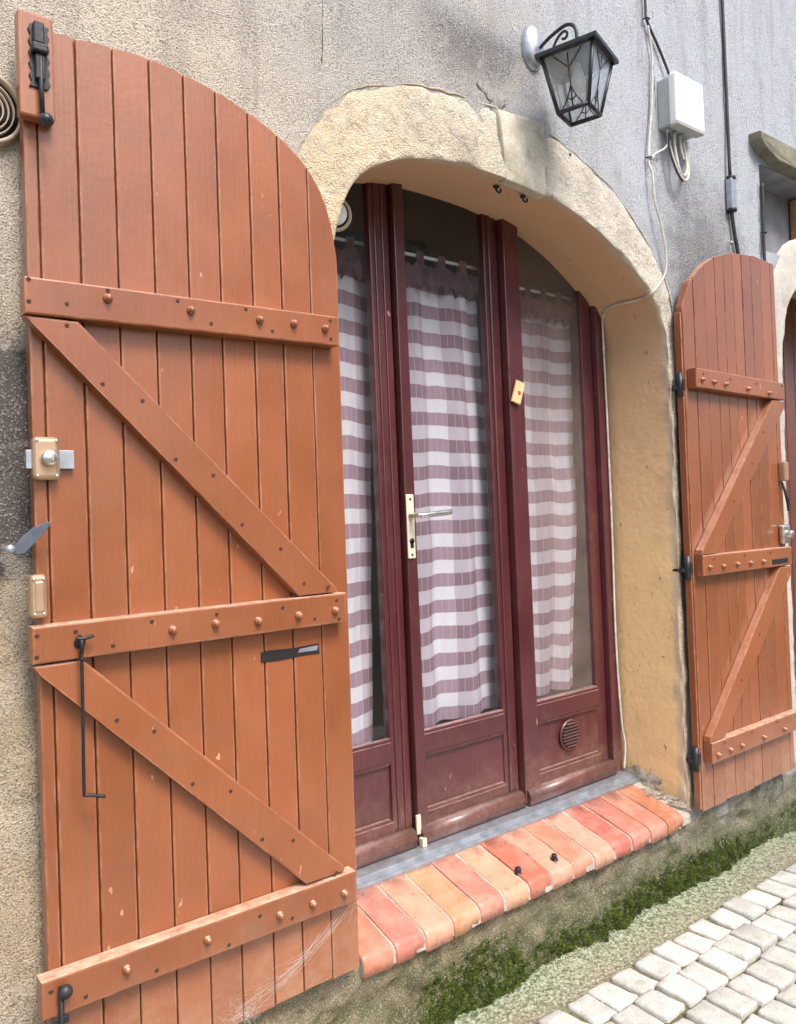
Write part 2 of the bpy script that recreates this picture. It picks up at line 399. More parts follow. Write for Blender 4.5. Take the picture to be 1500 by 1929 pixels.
# ------------------------------------------------------------ the arched opening
ARCH = [(1.146, -1.17), (1.144, -.6), (1.142, 0.), (1.146, .45), (1.158, .64), (1.184, .772), (1.24, .892), (1.335, .972), (1.468, 1.019), (1.63, 1.045),
        (1.789, 1.047), (1.98, 1.036), (2.165, 1.004), (2.345, .938), (2.512, .842), (2.605, .762), (2.655, .68), (2.674, .58), (2.680, .3), (2.682, -.1), (2.676, -.7), (2.672, -1.17)]
def dense(pts, step=.02):
    P = smooth_path([(x, 0, z) for x, z in pts], 24); out = [P[0]]; acc = 0
    for a, b in zip(P, P[1:]):
        acc += (b-a).length
        if acc >= step: out.append(b); acc = 0
    if (out[-1]-P[-1]).length > 1e-4: out.append(P[-1])
    return [(p.x, p.z) for p in out]
CURVE = dense(ARCH, .011)
def offset_curve(C, d):
    out = []
    for i, (x, z) in enumerate(C):
        a, b = C[max(i-1, 0)], C[min(i+1, len(C)-1)]
        t = Vector((b[0]-a[0], b[1]-a[1])).normalized(); nrm = Vector((-t.y, t.x))
        dd = d(i, x, z) if callable(d) else d
        out.append((x+nrm.x*dd, z+nrm.y*dd))
    return out
def inside(poly, x, z):
    c = False; j = len(poly)-1
    for i in range(len(poly)):
        xi, zi = poly[i]; xj, zj = poly[j]
        if (zi > z) != (zj > z) and x < (xj-xi)*(z-zi)/(zj-zi)+xi: c = not c
        j = i
    return c
DXN = 2.40                                       # the neighbouring doorway has the same shape further along
def lin(a, b, s): 
    n = max(1, round((b-a)/s)); return [a+(b-a)*i/n for i in range(n)]
xs = lin(-9, -.4, .6)+lin(-.4, 4.7, .02)+lin(4.7, 5.6, .05)+lin(5.6, 18, .8)+[18]
zs = lin(-1.62, -1.1, .013)+lin(-1.1, 2.05, .02)+lin(2.05, 5.2, .5)+[5.2]
def wall_y(x, z):
    y = .006*fbm(x*1.3, 0, z*1.3, 3)+.0035*fbm(x*7, 3, z*7, 3)
    k = max(0, min(1, (-1.13-z)/.1))
    if k: y += k*(.018*fbm(x*6, 7, z*8, 4)+.017*fbm(x*19, 5, z*22, 3)+.03*max(0, fbm(x*9+4, 1, z*12, 3)-.28)) + k*(-.008) + .02*max(0, (-1.3-z)/.15)*-.6
    return y
HOLE = offset_curve(CURVE, .02)
HOLE2 = [(x+DXN, z) for x, z in HOLE]
NICHE = [(3.44, 1.10), (3.44, 1.48), (4.95, 1.48), (4.95, 1.10)]
holes = [HOLE, HOLE2, NICHE]

house = thing('house_front', 'old house front of rough grey and beige plaster around the arched doorway', 'house', (0, 0, -1.45))
def child(o, parent): o.parent = parent; o.matrix_parent_inverse = parent.matrix_world.inverted(); return o
bm = bmesh.new(); V = {}
def gv(i, j):
    if (i, j) not in V: V[i, j] = bm.verts.new((xs[i], 0, zs[j]))
    return V[i, j]
boxes = [(min(p[0] for p in h), max(p[0] for p in h), min(p[1] for p in h), max(p[1] for p in h)) for h in holes]
for i in range(len(xs)-1):
    for j in range(len(zs)-1):
        cx, cz = (xs[i]+xs[i+1])/2, (zs[j]+zs[j+1])/2
        if any(b[0] <= cx <= b[1] and b[2] <= cz <= b[3] and inside(h, cx, cz) for h, b in zip(holes, boxes)): continue
        bm.faces.new((gv(i, j), gv(i+1, j), gv(i+1, j+1), gv(i, j+1)))
def nearest(h, p):
    best = None
    for a, b in zip(h, h[1:]+h[:1]):
        A, B = Vector(a), Vector(b); d = B-A
        t = max(0, min(1, (p-A).dot(d)/max(d.length_squared, 1e-9))); q = A+d*t; L = (q-p).length
        if best is None or L < best[0]: best = (L, q)
    return best
for v in bm.verts:
    if v.is_boundary and xs[0]+.1 < v.co.x < xs[-1]-.1 and zs[0]+.01 < v.co.z < zs[-1]-.01:
        q = min((nearest(h, Vector((v.co.x, v.co.z))) for h in holes), key=lambda r: r[0])
        if q[0] < .06: v.co.x, v.co.z = q[1]
for v in bm.verts: v.co.y = wall_y(v.co.x, v.co.z)
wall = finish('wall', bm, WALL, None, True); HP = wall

def part(o): o.parent = house; o.location = (0, 0, 1.45); return o      # house parts are modelled in eye-level coordinates
part(wall)

def sweep_band(C, widths, dx, name, mat):
    """render band round the opening: proud of the wall, worn round edge, irregular outer rim"""
    out = [offset_curve(C, lambda i, x, z, f=f: f*widths(i, x, z)) for f in (1.06, 1., .93, .75, .5, .25, .08, .018, 0)]
    ys = [.012, .0, -.006, -.009, -.011, -.012, -.0125, -.0125, -.010]
    b = bmesh.new(); rings = []
    for i in range(len(C)):
        r = []
        for k in range(len(ys)):
            x, z = out[k][i]
            yy = ys[k]+((.0065*fbm(x*7, 2, z*7, 4)+.003*fbm(x*26, 2, z*26, 3)) if 0 < k < 8 else 0)
            r.append(b.verts.new((x+dx, yy, z)))
        rings.append(r)
    for A, B in zip(rings, rings[1:]):
        for k in range(len(ys)-1): b.faces.new((A[k], A[k+1], B[k+1], B[k]))
    return part(finish(name, b, mat, None, True))
def bw(i, x, z):
    a = interp([(-1.2, .034), (.2, .036), (.5, .05), (.7, .085), (.85, .15), (.95, .19), (1.04, .205), (2, .205)], z)
    return a+.012*fbm(x*4, 1, z*4, 3)+.006*fbm(x*21, 4, z*21, 2)
sweep_band(CURVE, bw, 0, 'arch_band', BAND)
sweep_band(CURVE, bw, DXN, 'arch_band', PALESTONE)
def sweep_reveal(C, dx):
    b = bmesh.new(); ys = [-.010, -.006, .0, .02, .05, .1, .15, .2, .25, .31]
    rings = []
    for (x, z), (ox, oz) in zip(C, offset_curve(C, 1.)):
        r = []
        for y in ys:
            rnd = (.0022*fbm(x*5, y*5, z*5, 3)+.008*fbm(x*15, y*15, z*15, 4)*max(0, 1-(y+.01)/.06)) if y > -.009 else 0
            rnd += .13*max(0, y)*min(1, max(0, (z-.55)/.25))
            r.append(b.verts.new((x+dx+(ox-x)*rnd, y, z+(oz-z)*rnd)))
        rings.append(r)
    for A, B in zip(rings, rings[1:]):
        for k in range(len(ys)-1): b.faces.new((A[k], A[k+1], B[k+1], B[k]))
    return part(finish('reveal', b, REV, None, True))
sweep_reveal(CURVE, 0); sweep_reveal(CURVE, DXN)
# thin ridge of render along the rim of the arch band
rim = [(x, -.003+.003*fbm(x*8, 0, z*8, 2), z) for x, z in offset_curve(CURVE, lambda i, x, z: bw(i, x, z)+.006) if z > .72]
part(finish('arch_rim', tube(rim, [.0002+.0055*max(0, .2+1.1*fbm(p[0]*6, 1, p[2]*6, 3)) for p in rim], 6), BAND, None, True))
# keystone, slightly proud, tapering, chipped
b = prism([(1.828, 1.036), (1.808, 1.255), (2.018, 1.262), (2.008, 1.024)], -.019, .02, .005, 2)
bmesh.ops.subdivide_edges(b, edges=b.edges[:], cuts=6, use_grid_fill=True)
for v in b.verts: v.co += Vector((1, 1, 1))*.010*fbm(v.co.x*14, v.co.y*14, v.co.z*14, 4)
part(finish('keystone', b, KEY, None, True))
b = bmesh.new()                                  # lump of torn render above the keystone
bmesh.ops.create_icosphere(b, subdivisions=4, radius=1)
for v in b.verts:
    n_ = 1+.5*fbm(*(v.co*1.7), 4)+.25*fbm(*(v.co*5), 3)
    v.co = Vector((1.80+v.co.x*.07*n_, .004+v.co.y*.010*n_, 1.30+v.co.z*.06*n_))
part(finish('render_scar', b, WALL, None, True))
# broken mortar at the foot of the right reveal
b = bmesh.new()
for cx, cy, cz, sx, sy, sz in ((2.672, .19, -1.10, .022, .085, .05), (2.655, .10, -1.135, .03, .08, .02), (2.65, .03, -1.15, .035, .06, .022), (2.62, .14, -1.118, .05, .07, .014)):
    c = bmesh.new(); bmesh.ops.create_icosphere(c, subdivisions=4, radius=1)
    for v in c.verts:
        n_ = 1+.4*fbm(v.co.x*2+cx*9, v.co.y*2, v.co.z*2+cy*9, 4)+.22*fbm(v.co.x*7, v.co.y*7, v.co.z*7, 3)
        v.co = Vector((cx+v.co.x*sx*n_, cy+v.co.y*sy*n_, cz+v.co.z*sz*n_))
    join(b, c)
part(finish('broken_mortar', b, MORT, None, True))
# hairline cracks as thin recessed-looking seams of grit
for pts in ([(1.165, 1.85), (1.17, 1.6), (1.172, 1.37), (1.167, 1.2)], [(2.69, 1.88), (2.675, 1.7), (2.68, 1.5), (2.672, 1.3)]):
    pp = smooth_path([(x, wall_y(x, z)+.0005, z) for x, z in pts], 14)
    pp = [p+Vector((.004*fbm(p.x*30, 0, p.z*30, 3), 0, 0)) for p in pp]
    part(finish('crack', tube(pp, [.0026*(.4+abs(fbm(p.z*20, 1, 1, 2))) for p in pp], 5), DARK, None, True))

# neighbouring doorway further along: ledge, niche, door
ledge = bmesh.new()
add_prism(ledge, [(3.36, 1.585), (3.365, 1.555), (3.40, 1.525), (3.47, 1.505), (3.52, 1.49), (5.1, 1.49), (5.1, 1.585)], -.055, .02, .008, 2)
bmesh.ops.subdivide_edges(ledge, edges=[e for e in ledge.edges if e.calc_length() > .1], cuts=10)
for v in ledge.verts: v.co += Vector((1, 1, 1))*.007*fbm(v.co.x*9, v.co.y*9, v.co.z*9, 4)
part(finish('stone_ledge', ledge, HOODSTONE))
b = bmesh.new()
add_box(b, 3.44, 4.95, .14, .17, 1.10, 1.48)
for a in ((3.42, 3.44, 0, .17, 1.08, 1.5), (4.95, 4.97, 0, .17, 1.08, 1.5), (3.44, 4.95, .004, .17, 1.085, 1.10), (3.44, 4.95, .004, .17, 1.48, 1.495)): add_box(b, *a)
part(finish('niche', b, SOOTSHADE))
part(finish('board', box(3.98, 4.9, .10, .13, 1.14, 1.47, .004), WOODB))
nd = thing('plank_door', 'dark red plank door deep inside the arch at the right edge', 'door', (4.3, .3, -1.45))
for i in range(14):
    o = finish('plank', box(3.56+i*.108-4.3, 3.56+i*.108+.105-4.3, 0, .03, 0.28, 2.6, .004), NDOOR, nd)

# interior behind the glass
room = bmesh.new(); add_box(room, .9, 3.0, .312, 2.6, -1.25, 1.5)
for f in list(room.faces):
    if f.calc_center_median().y < .32: bmesh.ops.delete(room, geom=[f], context='FACES_ONLY'); break
o = finish('room_interior', room, ROOM); o['kind'] = 'structure'
room = bmesh.new(); add_box(room, 3.3, 5.4, .345, 1.2, -1.25, 1.5)
o = finish('room_interior', room, ROOM); o['kind'] = 'structure'

# ------------------------------------------------------------ lane: ground, cobbles, grit
bm = bmesh.new()
gx = lin(-60, -2, 6)+lin(-2, .8, .25)+lin(.8, 4.6, .03)+lin(4.6, 60, 6)+[60]
gy = lin(-60, -4, 6)+lin(-4, -1., .25)+lin(-1., .24, .03)+[.24]
def gz(x, y): 
    z = -1.452+.006*fbm(x*3, y*3, 0, 3)+.004*fbm(x*16, y*16, 0, 3)
    if y > -.14: z += .012*max(0, (y+.14)/.14)**1.5
    return z
vv = [[bm.verts.new((x, y, gz(x, y) if -1.1 < y and .7 < x < 4.8 else -1.452)) for y in gy] for x in gx]
for i in range(len(gx)-1):
    for j in range(len(gy)-1): bm.faces.new((vv[i][j], vv[i+1][j], vv[i+1][j+1], vv[i][j+1]))
ground = finish('lane_ground', bm, GRND, None, True); ground['kind'] = 'structure'

def cobble_mesh(k):
    b = bmesh.new(); bmesh.ops.create_cube(b, size=1)
    kr = random.Random(k*13+1); w_, d_ = .097+kr.uniform(-.005, .003), .118+kr.uniform(-.005, .003)
    for v in b.verts: v.co = Vector((v.co.x*w_, v.co.y*d_, v.co.z*.07)) + Vector((kr.uniform(-.004, .004), kr.uniform(-.004, .004), kr.uniform(-.0025, .0025)))
    bmesh.ops.bevel(b, geom=b.edges[:], offset=.0085, segments=2, affect='EDGES', profile=.5)
    bmesh.ops.subdivide_edges(b, edges=[e for e in b.edges if e.calc_length() > .05], cuts=3, use_grid_fill=True)
    for v in b.verts:
        x, y, z = v.co
        v.co += Vector((.003*fbm(x*30+k*3, y*30, 1, 3), .003*fbm(x*30, y*30+k*7, 2, 3), .0028*fbm(x*26+k*5, y*26, k, 3)))
    bmesh.ops.recalc_face_normals(b, faces=b.faces)
    me = bpy.data.meshes.new('cobblestone'); b.to_mesh(me); b.free(); me.materials.append(COB)
    for p in me.polygons: p.use_smooth = True
    return me
CM = [cobble_mesh(k) for k in range(9)]
def in_view(p, mg=.04):
    d = Vector(p)-CAM; zc = d.dot(fw)
    if zc < .1: return False
    a, c = d.dot(ax)/zc, d.dot(ay)/zc
    return abs(a) < .5+mg and abs(c) < .643+mg
rest = bmesh.new(); rc = random.Random(3)
for r in range(15):
    yc = -.232-.127*r
    n0 = -14
    for i in range(n0, 66):
        x = 1.690+.1085*i+(.054 if r % 2 else 0)+rc.uniform(-.004, .004)
        y = yc+rc.uniform(-.006, .006)+.004*math.sin(x*3)
        if r == 0 and x < 1.60: continue
        if x < .9 and r < 3: continue
        sink = -.008 if r == 0 else 0
        loc = Vector((x, y, -1.468+rc.uniform(-.004, .004)+sink)); rz = rc.uniform(-.05, .05); me = rc.choice(CM)
        tilt = (rc.uniform(-.03, .03), rc.uniform(-.03, .03), rz)
        if in_view(loc) and x < 6.5:
            o = bpy.data.objects.new('cobblestone', me); COL.objects.link(o); o.parent = ground
            o.location = loc; o.rotation_euler = tilt
        elif -1 < x < 5.5:
            add_box(rest, x-.048, x+.048, y-.057, y+.057, -1.5, -1.432, .012, 1)
o = finish('cobblestones', rest, COB, ground); o['kind'] = 'stuff'

# loose grit on the strip between wall and cobbles and in the joints
def grit(name, count, mat, area, size, seed, label):
    r = random.Random(seed); verts, faces = [], []
    for _ in range(count):
        x, y = area(r); s = size(r); z = gz(x, y)+s*.3
        q = Matrix.Rotation(r.uniform(0, 6.28), 3, (r.random()+.01, r.random(), r.random()))
        base = len(verts)
        for d in ((1, 0, 0), (-1, 0, 0), (0, 1, 0), (0, -1, 0), (0, 0, .7), (0, 0, -.7)):
            p = q @ Vector(d)*s*r.uniform(.7, 1.25); verts.append((x+p.x, y+p.y, z+p.z))
        for f in ((0, 2, 4), (2, 1, 4), (1, 3, 4), (3, 0, 4), (2, 0, 5), (1, 2, 5), (3, 1, 5), (0, 3, 5)): faces.append([base+k for k in f])
    me = bpy.data.meshes.new(name); me.from_pydata(verts, [], faces); me.materials.append(mat)
    o = bpy.data.objects.new(name, me); COL.objects.link(o); return tag(o, label, None, None, 'stuff')
GRIT = mat_stone('pale_grit', (.36, .34, .25), (.66, .62, .52), 40, .9, .002)
grit('grit', 5000, GRIT, lambda r: (1.3+2.9*r.random(), .01-.15*abs(r.gauss(0, .6))-.02), lambda r: .0012+.0026*r.random()**3, 5, 'pale loose grit along the foot of the wall')

# ------------------------------------------------------------ moss on the plinth
def sst(a, b_, x): 
    t = max(0, min(1, (x-a)/(b_-a))); return t*t*(3-2*t)
def moss_mask(x, z):
    n_ = fbm(x*3.2+3, 0, z*5+1, 4)*.55+fbm(x*13, 2, z*15, 3)*.5
    run = sst(.11, .02, abs(z+1.395-.02*math.sin(x*5)))*sst(1.7, 2.0, x)*(1-.75*sst(2.85, 3.35, x))
    hump = sst(.2, .03, abs(z+1.385))*sst(.34, .1, abs(x-1.52))
    low = sst(-1.30, -1.45, z)*.4
    return run*.85+hump*.95+low+n_*.75-.38
r = random.Random(11); verts, faces = [], []
tries = 0
while len(faces) < 110000 and tries < 420000:
    tries += 1
    x = 1.05+2.9*r.random(); z = -1.46+.27*r.random()
    mm = moss_mask(x, z)
    if mm < 0 or r.random() > min(1, mm*1.5)**1.6+.012: continue
    y = wall_y(x, z); L = (.002+.006*r.random())*(.3+min(.9, mm*1.6)); wd = .0011+.0012*r.random()
    d = Vector((r.gauss(0, .5), -1.0+r.gauss(0, .25), .55+r.gauss(0, .4))).normalized()
    s = d.orthogonal(); s.rotate(Matrix.Rotation(r.uniform(0, 6.28), 3, d)); b0 = Vector((x, y+.001, z))
    i = len(verts)
    verts += [b0-s*wd, b0+s*wd, b0+d*L*.6+s*wd*.8+Vector((0, 0, -.001)), b0+d*L]
    faces += [(i, i+1, i+2), (i, i+2, i+3)]
me = bpy.data.meshes.new('moss'); me.from_pydata([tuple(v) for v in verts], [], faces); me.materials.append(MOSS)
o = bpy.data.objects.new('moss', me); COL.objects.link(o); tag(o, 'dark green moss growing low on the wall under the brick sill', None, None, 'stuff')

r = random.Random(4); b = bmesh.new()
for k in range(260):
    x = r.choice((r.gauss(1.95, .07), r.gauss(2.06, .05), r.gauss(3.2, .12), r.uniform(1.8, 3.4))); y = -.012-.03*abs(r.gauss(0, .6)); z = gz(x, y)
    a = Vector((x, y, z)); d = Vector((r.gauss(0, .7), -.4+r.gauss(0, .4), .35+.4*r.random())).normalized()*(.008+.022*r.random())
    add_tube(b, [a, a+d*.55, a+d+Vector((0, 0, -.004))], [.0011, .0009, .0003], 3, False)
WEED = mat_simple('dry_weed', (.62, .58, .42), .8, 0, .3, 60)
o = finish('dry_weeds', b, WEED); tag(o, 'pale dry weeds in the corner between wall and lane', None, None, 'stuff')

# ------------------------------------------------------------ brick sill
sill = thing('brick_sill', 'sill of red and orange glazed bricks under the glazed door', 'sill', (1.9, .08, -1.2))
sx, sy, sz = 1.9, .08, -1.2
def brick_mesh(k):
    w_ = .0955; prof = []
    # side profile in (y, z): back, gently falling top, round nose, front, underside
    y0, z0, y1, z1 = .185, -1.088, -.012, -1.142
    prof += [(y0, z0), (y0*.6+y1*.4, z0*.6+z1*.4+.001), (y1+.01, z1+.003)]
    for a in range(6):
        t = a/5*math.pi/2
        prof.append((y1-.026*math.sin(t), z1-.026+.026*math.cos(t)))
    prof += [(y1-.026, -1.198), (y1+.0, -1.203), (y0, -1.2)]
    b = bmesh.new(); n = len(prof)
    A = [b.verts.new((-w_/2, y-sy, z-sz)) for y, z in prof]; B = [b.verts.new((w_/2, y-sy, z-sz)) for y, z in prof]
    fa = b.faces.new(A); fb = b.faces.new(B[::-1])
    for i in range(n): b.faces.new((A[i], A[(i+1) % n], B[(i+1) % n], B[i]))
    bmesh.ops.bevel(b, geom=list(fa.edges)+list(fb.edges), offset=.0025, segments=2, affect='EDGES', profile=.5)
    long_ = [e for e in b.edges if e.calc_length() > .05]
    bmesh.ops.subdivide_edges(b, edges=long_, cuts=4)
    for v in b.verts: v.co += Vector((1, 1, 1))*.0016*fbm(v.co.x*16+k*9, v.co.y*16, v.co.z*16, 3)
    if k % 2:                                    # chipped lower arris
        for v in b.verts:
            if v.co.z+sz < -1.185 and v.co.y+sy < 0 and v.co.x > .02: v.co.z += .012*abs(fbm(v.co.x*60, k, 0, 2)); v.co.y += .006
    bmesh.ops.recalc_face_normals(b, faces=b.faces)
    me = bpy.data.meshes.new('brick'); b.to_mesh(me); b.free(); me.materials.append(BRICK)
    for p in me.polygons: p.use_smooth = True
    me.shade_smooth() if hasattr(me, 'shade_smooth') else None
    return me
BM = [brick_mesh(k) for k in range(5)]
rb = random.Random(2)
PK, PA, OR, RE_ = (.50, .18, .14), (.58, .30, .21), (.55, .23, .13), (.47, .15, .10)
BC = [PK, PK, PA, OR, PK, PA, RE_, PA, OR, PA, RE_, PK, PK, RE_]
for i in range(14):
    o = bpy.data.objects.new('brick', BM[i % 5]); COL.objects.link(o); o.parent = sill
    o.color = (*[c*rb.uniform(.9, 1.1) for c in BC[i]], 1); o.location = (1.208+.1035*i-sx+rb.uniform(-.002, .002), rb.uniform(-.003, .003), rb.uniform(-.002, .002)); o.rotation_euler = (0, rb.uniform(-.01, .01), rb.uniform(-.012, .012))
bp_ = [(.187, -1.0915), (-.010, -1.1455), (-.026, -1.153), (-.0335, -1.169), (-.034, -1.195), (.0, -1.199), (.187, -1.199)]
b = bmesh.new(); A = [b.verts.new((1.158-sx, y-sy, z-sz)) for y, z in bp_]; B = [b.verts.new((2.655-sx, y-sy, z-sz)) for y, z in bp_]
b.faces.new(A); b.faces.new(B[::-1])
for k in range(len(bp_)): b.faces.new((A[k], A[(k+1) % len(bp_)], B[(k+1) % len(bp_)], B[k]))
bmesh.ops.subdivide_edges(b, edges=[e for e in b.edges if e.calc_length() > .5], cuts=150)
for v in b.verts: v.co += Vector((0, 1, 1))*.0022*fbm(v.co.x*40, v.co.y*30, v.co.z*30, 3)
finish('mortar_bed', b, JOINT, sill)

# ------------------------------------------------------------ the glazed door
DO = Vector((1.9, .3, -1.07))
door = thing('glazed_door', 'burgundy three leaf glazed door under the arch', 'door', DO)
def dpart(name, bm, mat, parent=door, smooth=False):
    for v in bm.verts: v.co -= DO
    return finish(name, bm, mat, parent, smooth)
TOPZ = 1.17
def leaf(x0, x1, sl, srr, yl, yr, ym, label, handed=None, glass=GLASS, panel_top=-.785):
    """stile fronts yl/yr, rail front ym; sl/srr are the stile widths"""
    b = bmesh.new()
    add_box(b, x0, x0+sl, yl, .325, -1.06, TOPZ, .004); add_box(b, x1-srr, x1, yr, .325, -1.06, TOPZ, .004)
    add_box(b, x0+sl-.002, x1-srr+.002, ym, .323, panel_top, -.722, .004)
    add_box(b, x0+sl-.002, x1-srr+.002, ym, .323, -1.06, -.975, .004)
    L = dpart('door_leaf', b, BURG); L['label'] = label
    a, c = x0+sl, x1-srr
    dpart('glass_pane', box(a-.004, c+.004, .306, .310, -.73, TOPZ), glass, L)
    b = box(a-.002, c+.002, ym+.018, .32, -.98, panel_top+.005, .0)
    dpart('panel', b, BURG, L)
    b = prism([(a-.001, -.975), (a+.012, -.965), (c-.012, -.965), (c+.001, -.975)], ym+.004, ym+.02)   # lower moulding
    add_prism(b, [(a-.001, panel_top), (a+.012, panel_top-.01), (c-.012, panel_top-.01), (c+.001, panel_top)], ym+.004, ym+.02)
    dpart('moulding', b, BURG, L)
    dpart('glazing_bead', prism([(a, -.722), (a, -.71), (c, -.71), (c, -.722)], ym+.004, .305, .005), BURG, L)
    # rounded weather rail at the foot
    b = bmesh.new(); prof = [(ym+.002, -1.006)]
    for k in range(8):
        t = math.pi*(.08+.62*k/7); prof.append((ym-.010-.022*math.sin(t), -1.036+.026*math.cos(t)))
    prof += [(ym-.03, -1.062), (ym+.002, -1.062)]
    A = [b.verts.new((x0+.004, y, z)) for y, z in prof]; B = [b.verts.new((x1-.012, y, z)) for y, z in prof]
    b.faces.new(A); b.faces.new(B[::-1])
    for k in range(len(prof)): b.faces.new((A[k], A[(k+1) % len(prof)], B[(k+1) % len(prof)], B[k])).smooth = True
    dpart('weather_rail', b, BURG, L)
    return L
l1 = leaf(1.13, 1.592, .06, .078, .28, .292, .285, 'left leaf mostly hidden by the shutter')
l2 = leaf(1.597, 2.088, .042, .068, .268, .292, .280, 'middle leaf with the door handle')
l3 = leaf(2.092, 2.605, .078, .062, .262, .292, .274, 'right leaf with the round vent', glass=DUSTY)
for xx in (1.536, 1.566): dpart('stile_bead', box(xx-.0055, xx+.0055, .287, .295, -1.05, TOPZ, .004), BURG, l1)
for xx in (2.045,): dpart('stile_bead', box(xx-.0065, xx+.0065, .285, .295, -1.05, TOPZ, .005), BURG, l2)
b = box(2.607, 2.66, .266, .325, -1.08, TOPZ, .005); add_box(b, 1.12, 2.66, .272, .33, 1.145, 1.19)
dpart('frame', b, BURG)
dpart('threshold', add_box(box(1.16, 2.655, .182, .262, -1.10, -1.078, .004), 1.16, 2.655, .205, .33, -1.10, -1.066, .003), ALU)
hp = dpart('handle_plate', box(1.597, 1.628, .262, .269, -.142, .066, .003), CREAM, l2)
lv = bmesh.new(); add_lathe(lv, [(0, 0), (.011, .001), (.011, .008), (.009, .012), (.0085, .05), (0, .052)], (1.612, .262, -.003), (0, -1, 0), 14)
add_tube(lv, smooth_path([(1.612, .222, -.003), (1.63, .214, -.003), (1.66, .212, -.001), (1.70, .212, .001), (1.742, .214, .004)], 5), [.0075+.002*min(1, k/8) for k in range(21)], 10)
dpart('lever', lv, STEEL, l2)
kh = lathe([(.0001, .0), (.0095, .0), (.0095, .003), (.0001, .003)], (1.6125, .2625, -.085), (0, -1, 0), 16); add_box(kh, 1.606, 1.619, .2595, .2625, -.108, -.085, .001)
dpart('keyhole', kh, IRON, l2)
for zz in (.05, -.13): dpart('screw', lathe([(0, .002), (.004, .0015), (.0045, 0)], (1.6125, .262, zz), (0, -1, 0), 8), IRON, l2)
dpart('foot_bolt', add_box(box(1.586, 1.604, .262, .27, -1.03, -.968, .002), 1.590, 1.608, .240, .262, -1.066, -1.038, .003), CREAM, l2)
# round louvred vent in the right leaf panel
b = lathe([(.047, 0), (.050, .003), (.052, .006), (.056, .006), (.058, 0)], (2.366, .283, -.868), (0, -1, 0), 32)
vb = dpart('vent_ring', b, BURG, l3, True)
dpart('vent_hole', lathe([(0, .004), (.05, .0045), (.05, 0)], (2.366, .283, -.868), (0, -1, 0), 24), DARK, l3)
for k in range(8):
    zz = -.868-.042+.012*k; hw = math.sqrt(max(0, .049**2-(zz+.868)**2))
    dpart('louvre', box(2.366-hw, 2.366+hw, .272, .280, zz-.0022, zz+.0022), BURG, l3)

# keyring tag hanging on the stile
tg = thing('hanging_tag', 'small pale wooden tag hanging on the burgundy door stile', 'tag', (2.125, .255, .43))
finish('plate', prism([(-.036, -.036), (.006, -.048), (.036, .030), (-.006, .042)], -.008, 0, .002), TAGM, tg)
finish('red_spot', lathe([(0, .0006), (.008, .0005), (.0085, 0)], (.002, -.008, -.005), (0, -1, 0), 12), REDM, tg)
finish('wire', tube(smooth_path([(.008, -.003, .034), (-.004, -.008, .055), (-.018, -.003, .075), (-.034, .006, .082)], 6), .0012, 6), IRON, tg)

# ------------------------------------------------------------ curtains
def curtain(x0f, x1f, amp, freq, ph, z1, z0, label, flare=0.):
    cx = (x0f(0)+x1f(0))/2
    t = thing('curtain', label, 'curtain', (cx, .36, z0), 'curtains behind the door glass')
    b = bmesh.new(); uvl = b.loops.layers.uv.new('UVMap'); NU, NZ = 90, 110; rows = []; UV = {}
    for j in range(NZ+1):
        v_ = j/NZ; z = z0+(z1-z0)*v_; row = []
        ul = 0
        for i in range(NU+1):
            s = i/NU; x = x0f(z)+(x1f(z)-x0f(z))*s
            k = 1-.35*v_
            y = .365+k*amp*(math.sin(freq*s*6.28+ph+.5*math.sin(z*2.1+ph))+.45*math.sin(2.3*freq*s*6.28+1.7*ph+z*.8))+.014*fbm(s*3+ph, z*1.6, 0, 3)
            zz = z+.004*math.sin(freq*s*6.28+ph+1)*(1-v_)+.006*fbm(s*3, z*3, ph, 2)
            if j == NZ: zz += .008*math.sin(s*40)
            vt = b.verts.new((x-cx, y-.36, zz-z0)); UV[vt] = ((s*(x1f(0)-x0f(0))*1.22)+ph*.07, z+.004*fbm(s*3, z*1.5, ph+4, 2)); row.append(vt)
        rows.append(row)
    for A, B in zip(rows, rows[1:]):
        for i in range(NU):
            f = b.faces.new((A[i], A[i+1], B[i+1], B[i])); f.smooth = True
            for lp in f.loops: lp[uvl].uv = UV[lp.vert]
    finish('cloth', b, CLOTH, t, True)
    # gathered heading, hung by tabs on a pale rod
    w_ = x1f(z1)-x0f(z1); n = max(2, int(w_/.085))
    for k in range(n):
        xa = x0f(z1)+w_*(k+.25)/n-cx
        hb = bmesh.new(); add_box(hb, xa-.016, xa+.016, -.008, -.005, z1-z0-.02, z1-z0+.066, .001, 1); add_box(hb, xa-.016, xa+.016, .012, .015, z1-z0-.02, z1-z0+.066, .001, 1); add_box(hb, xa-.016, xa+.016, -.008, .015, z1-z0+.064, z1-z0+.068, .001, 1)
        finish('tab', hb, PLUMC, t)
    finish('rod', tube([(x0f(z1)-cx-.05, .004, z1-z0+.055), (x1f(z1)-cx+.05, .004, z1-z0+.055)], .006, 10), WHITEP, t)
    vb = bmesh.new(); nn = 60
    for i in range(nn):
        for j in range(1): pass
    A = [vb.verts.new((x0f(z1)+w_*i/nn-cx, -.012-.008*math.sin(i*.9), z1-z0+.02+.006*math.sin(i*1.3))) for i in range(nn+1)]
    M_ = [vb.verts.new((x0f(z1)+w_*i/nn-cx, -.024-.009*math.sin(i*1.1+1), z1-z0-.025)) for i in range(nn+1)]
    B = [vb.verts.new((x0f(z1)+w_*i/nn-cx, -.018-.011*math.sin(i*.8+2), z1-z0-.06+.014*math.sin(i*.7)+.008*math.sin(i*1.9))) for i in range(nn+1)]
    for R1, R2 in ((A, M_), (M_, B)):
        for i in range(nn): vb.faces.new((R1[i], R1[i+1], R2[i+1], R2[i])).smooth = True
    finish('frill', vb, PLUMC, t, True)
    return t
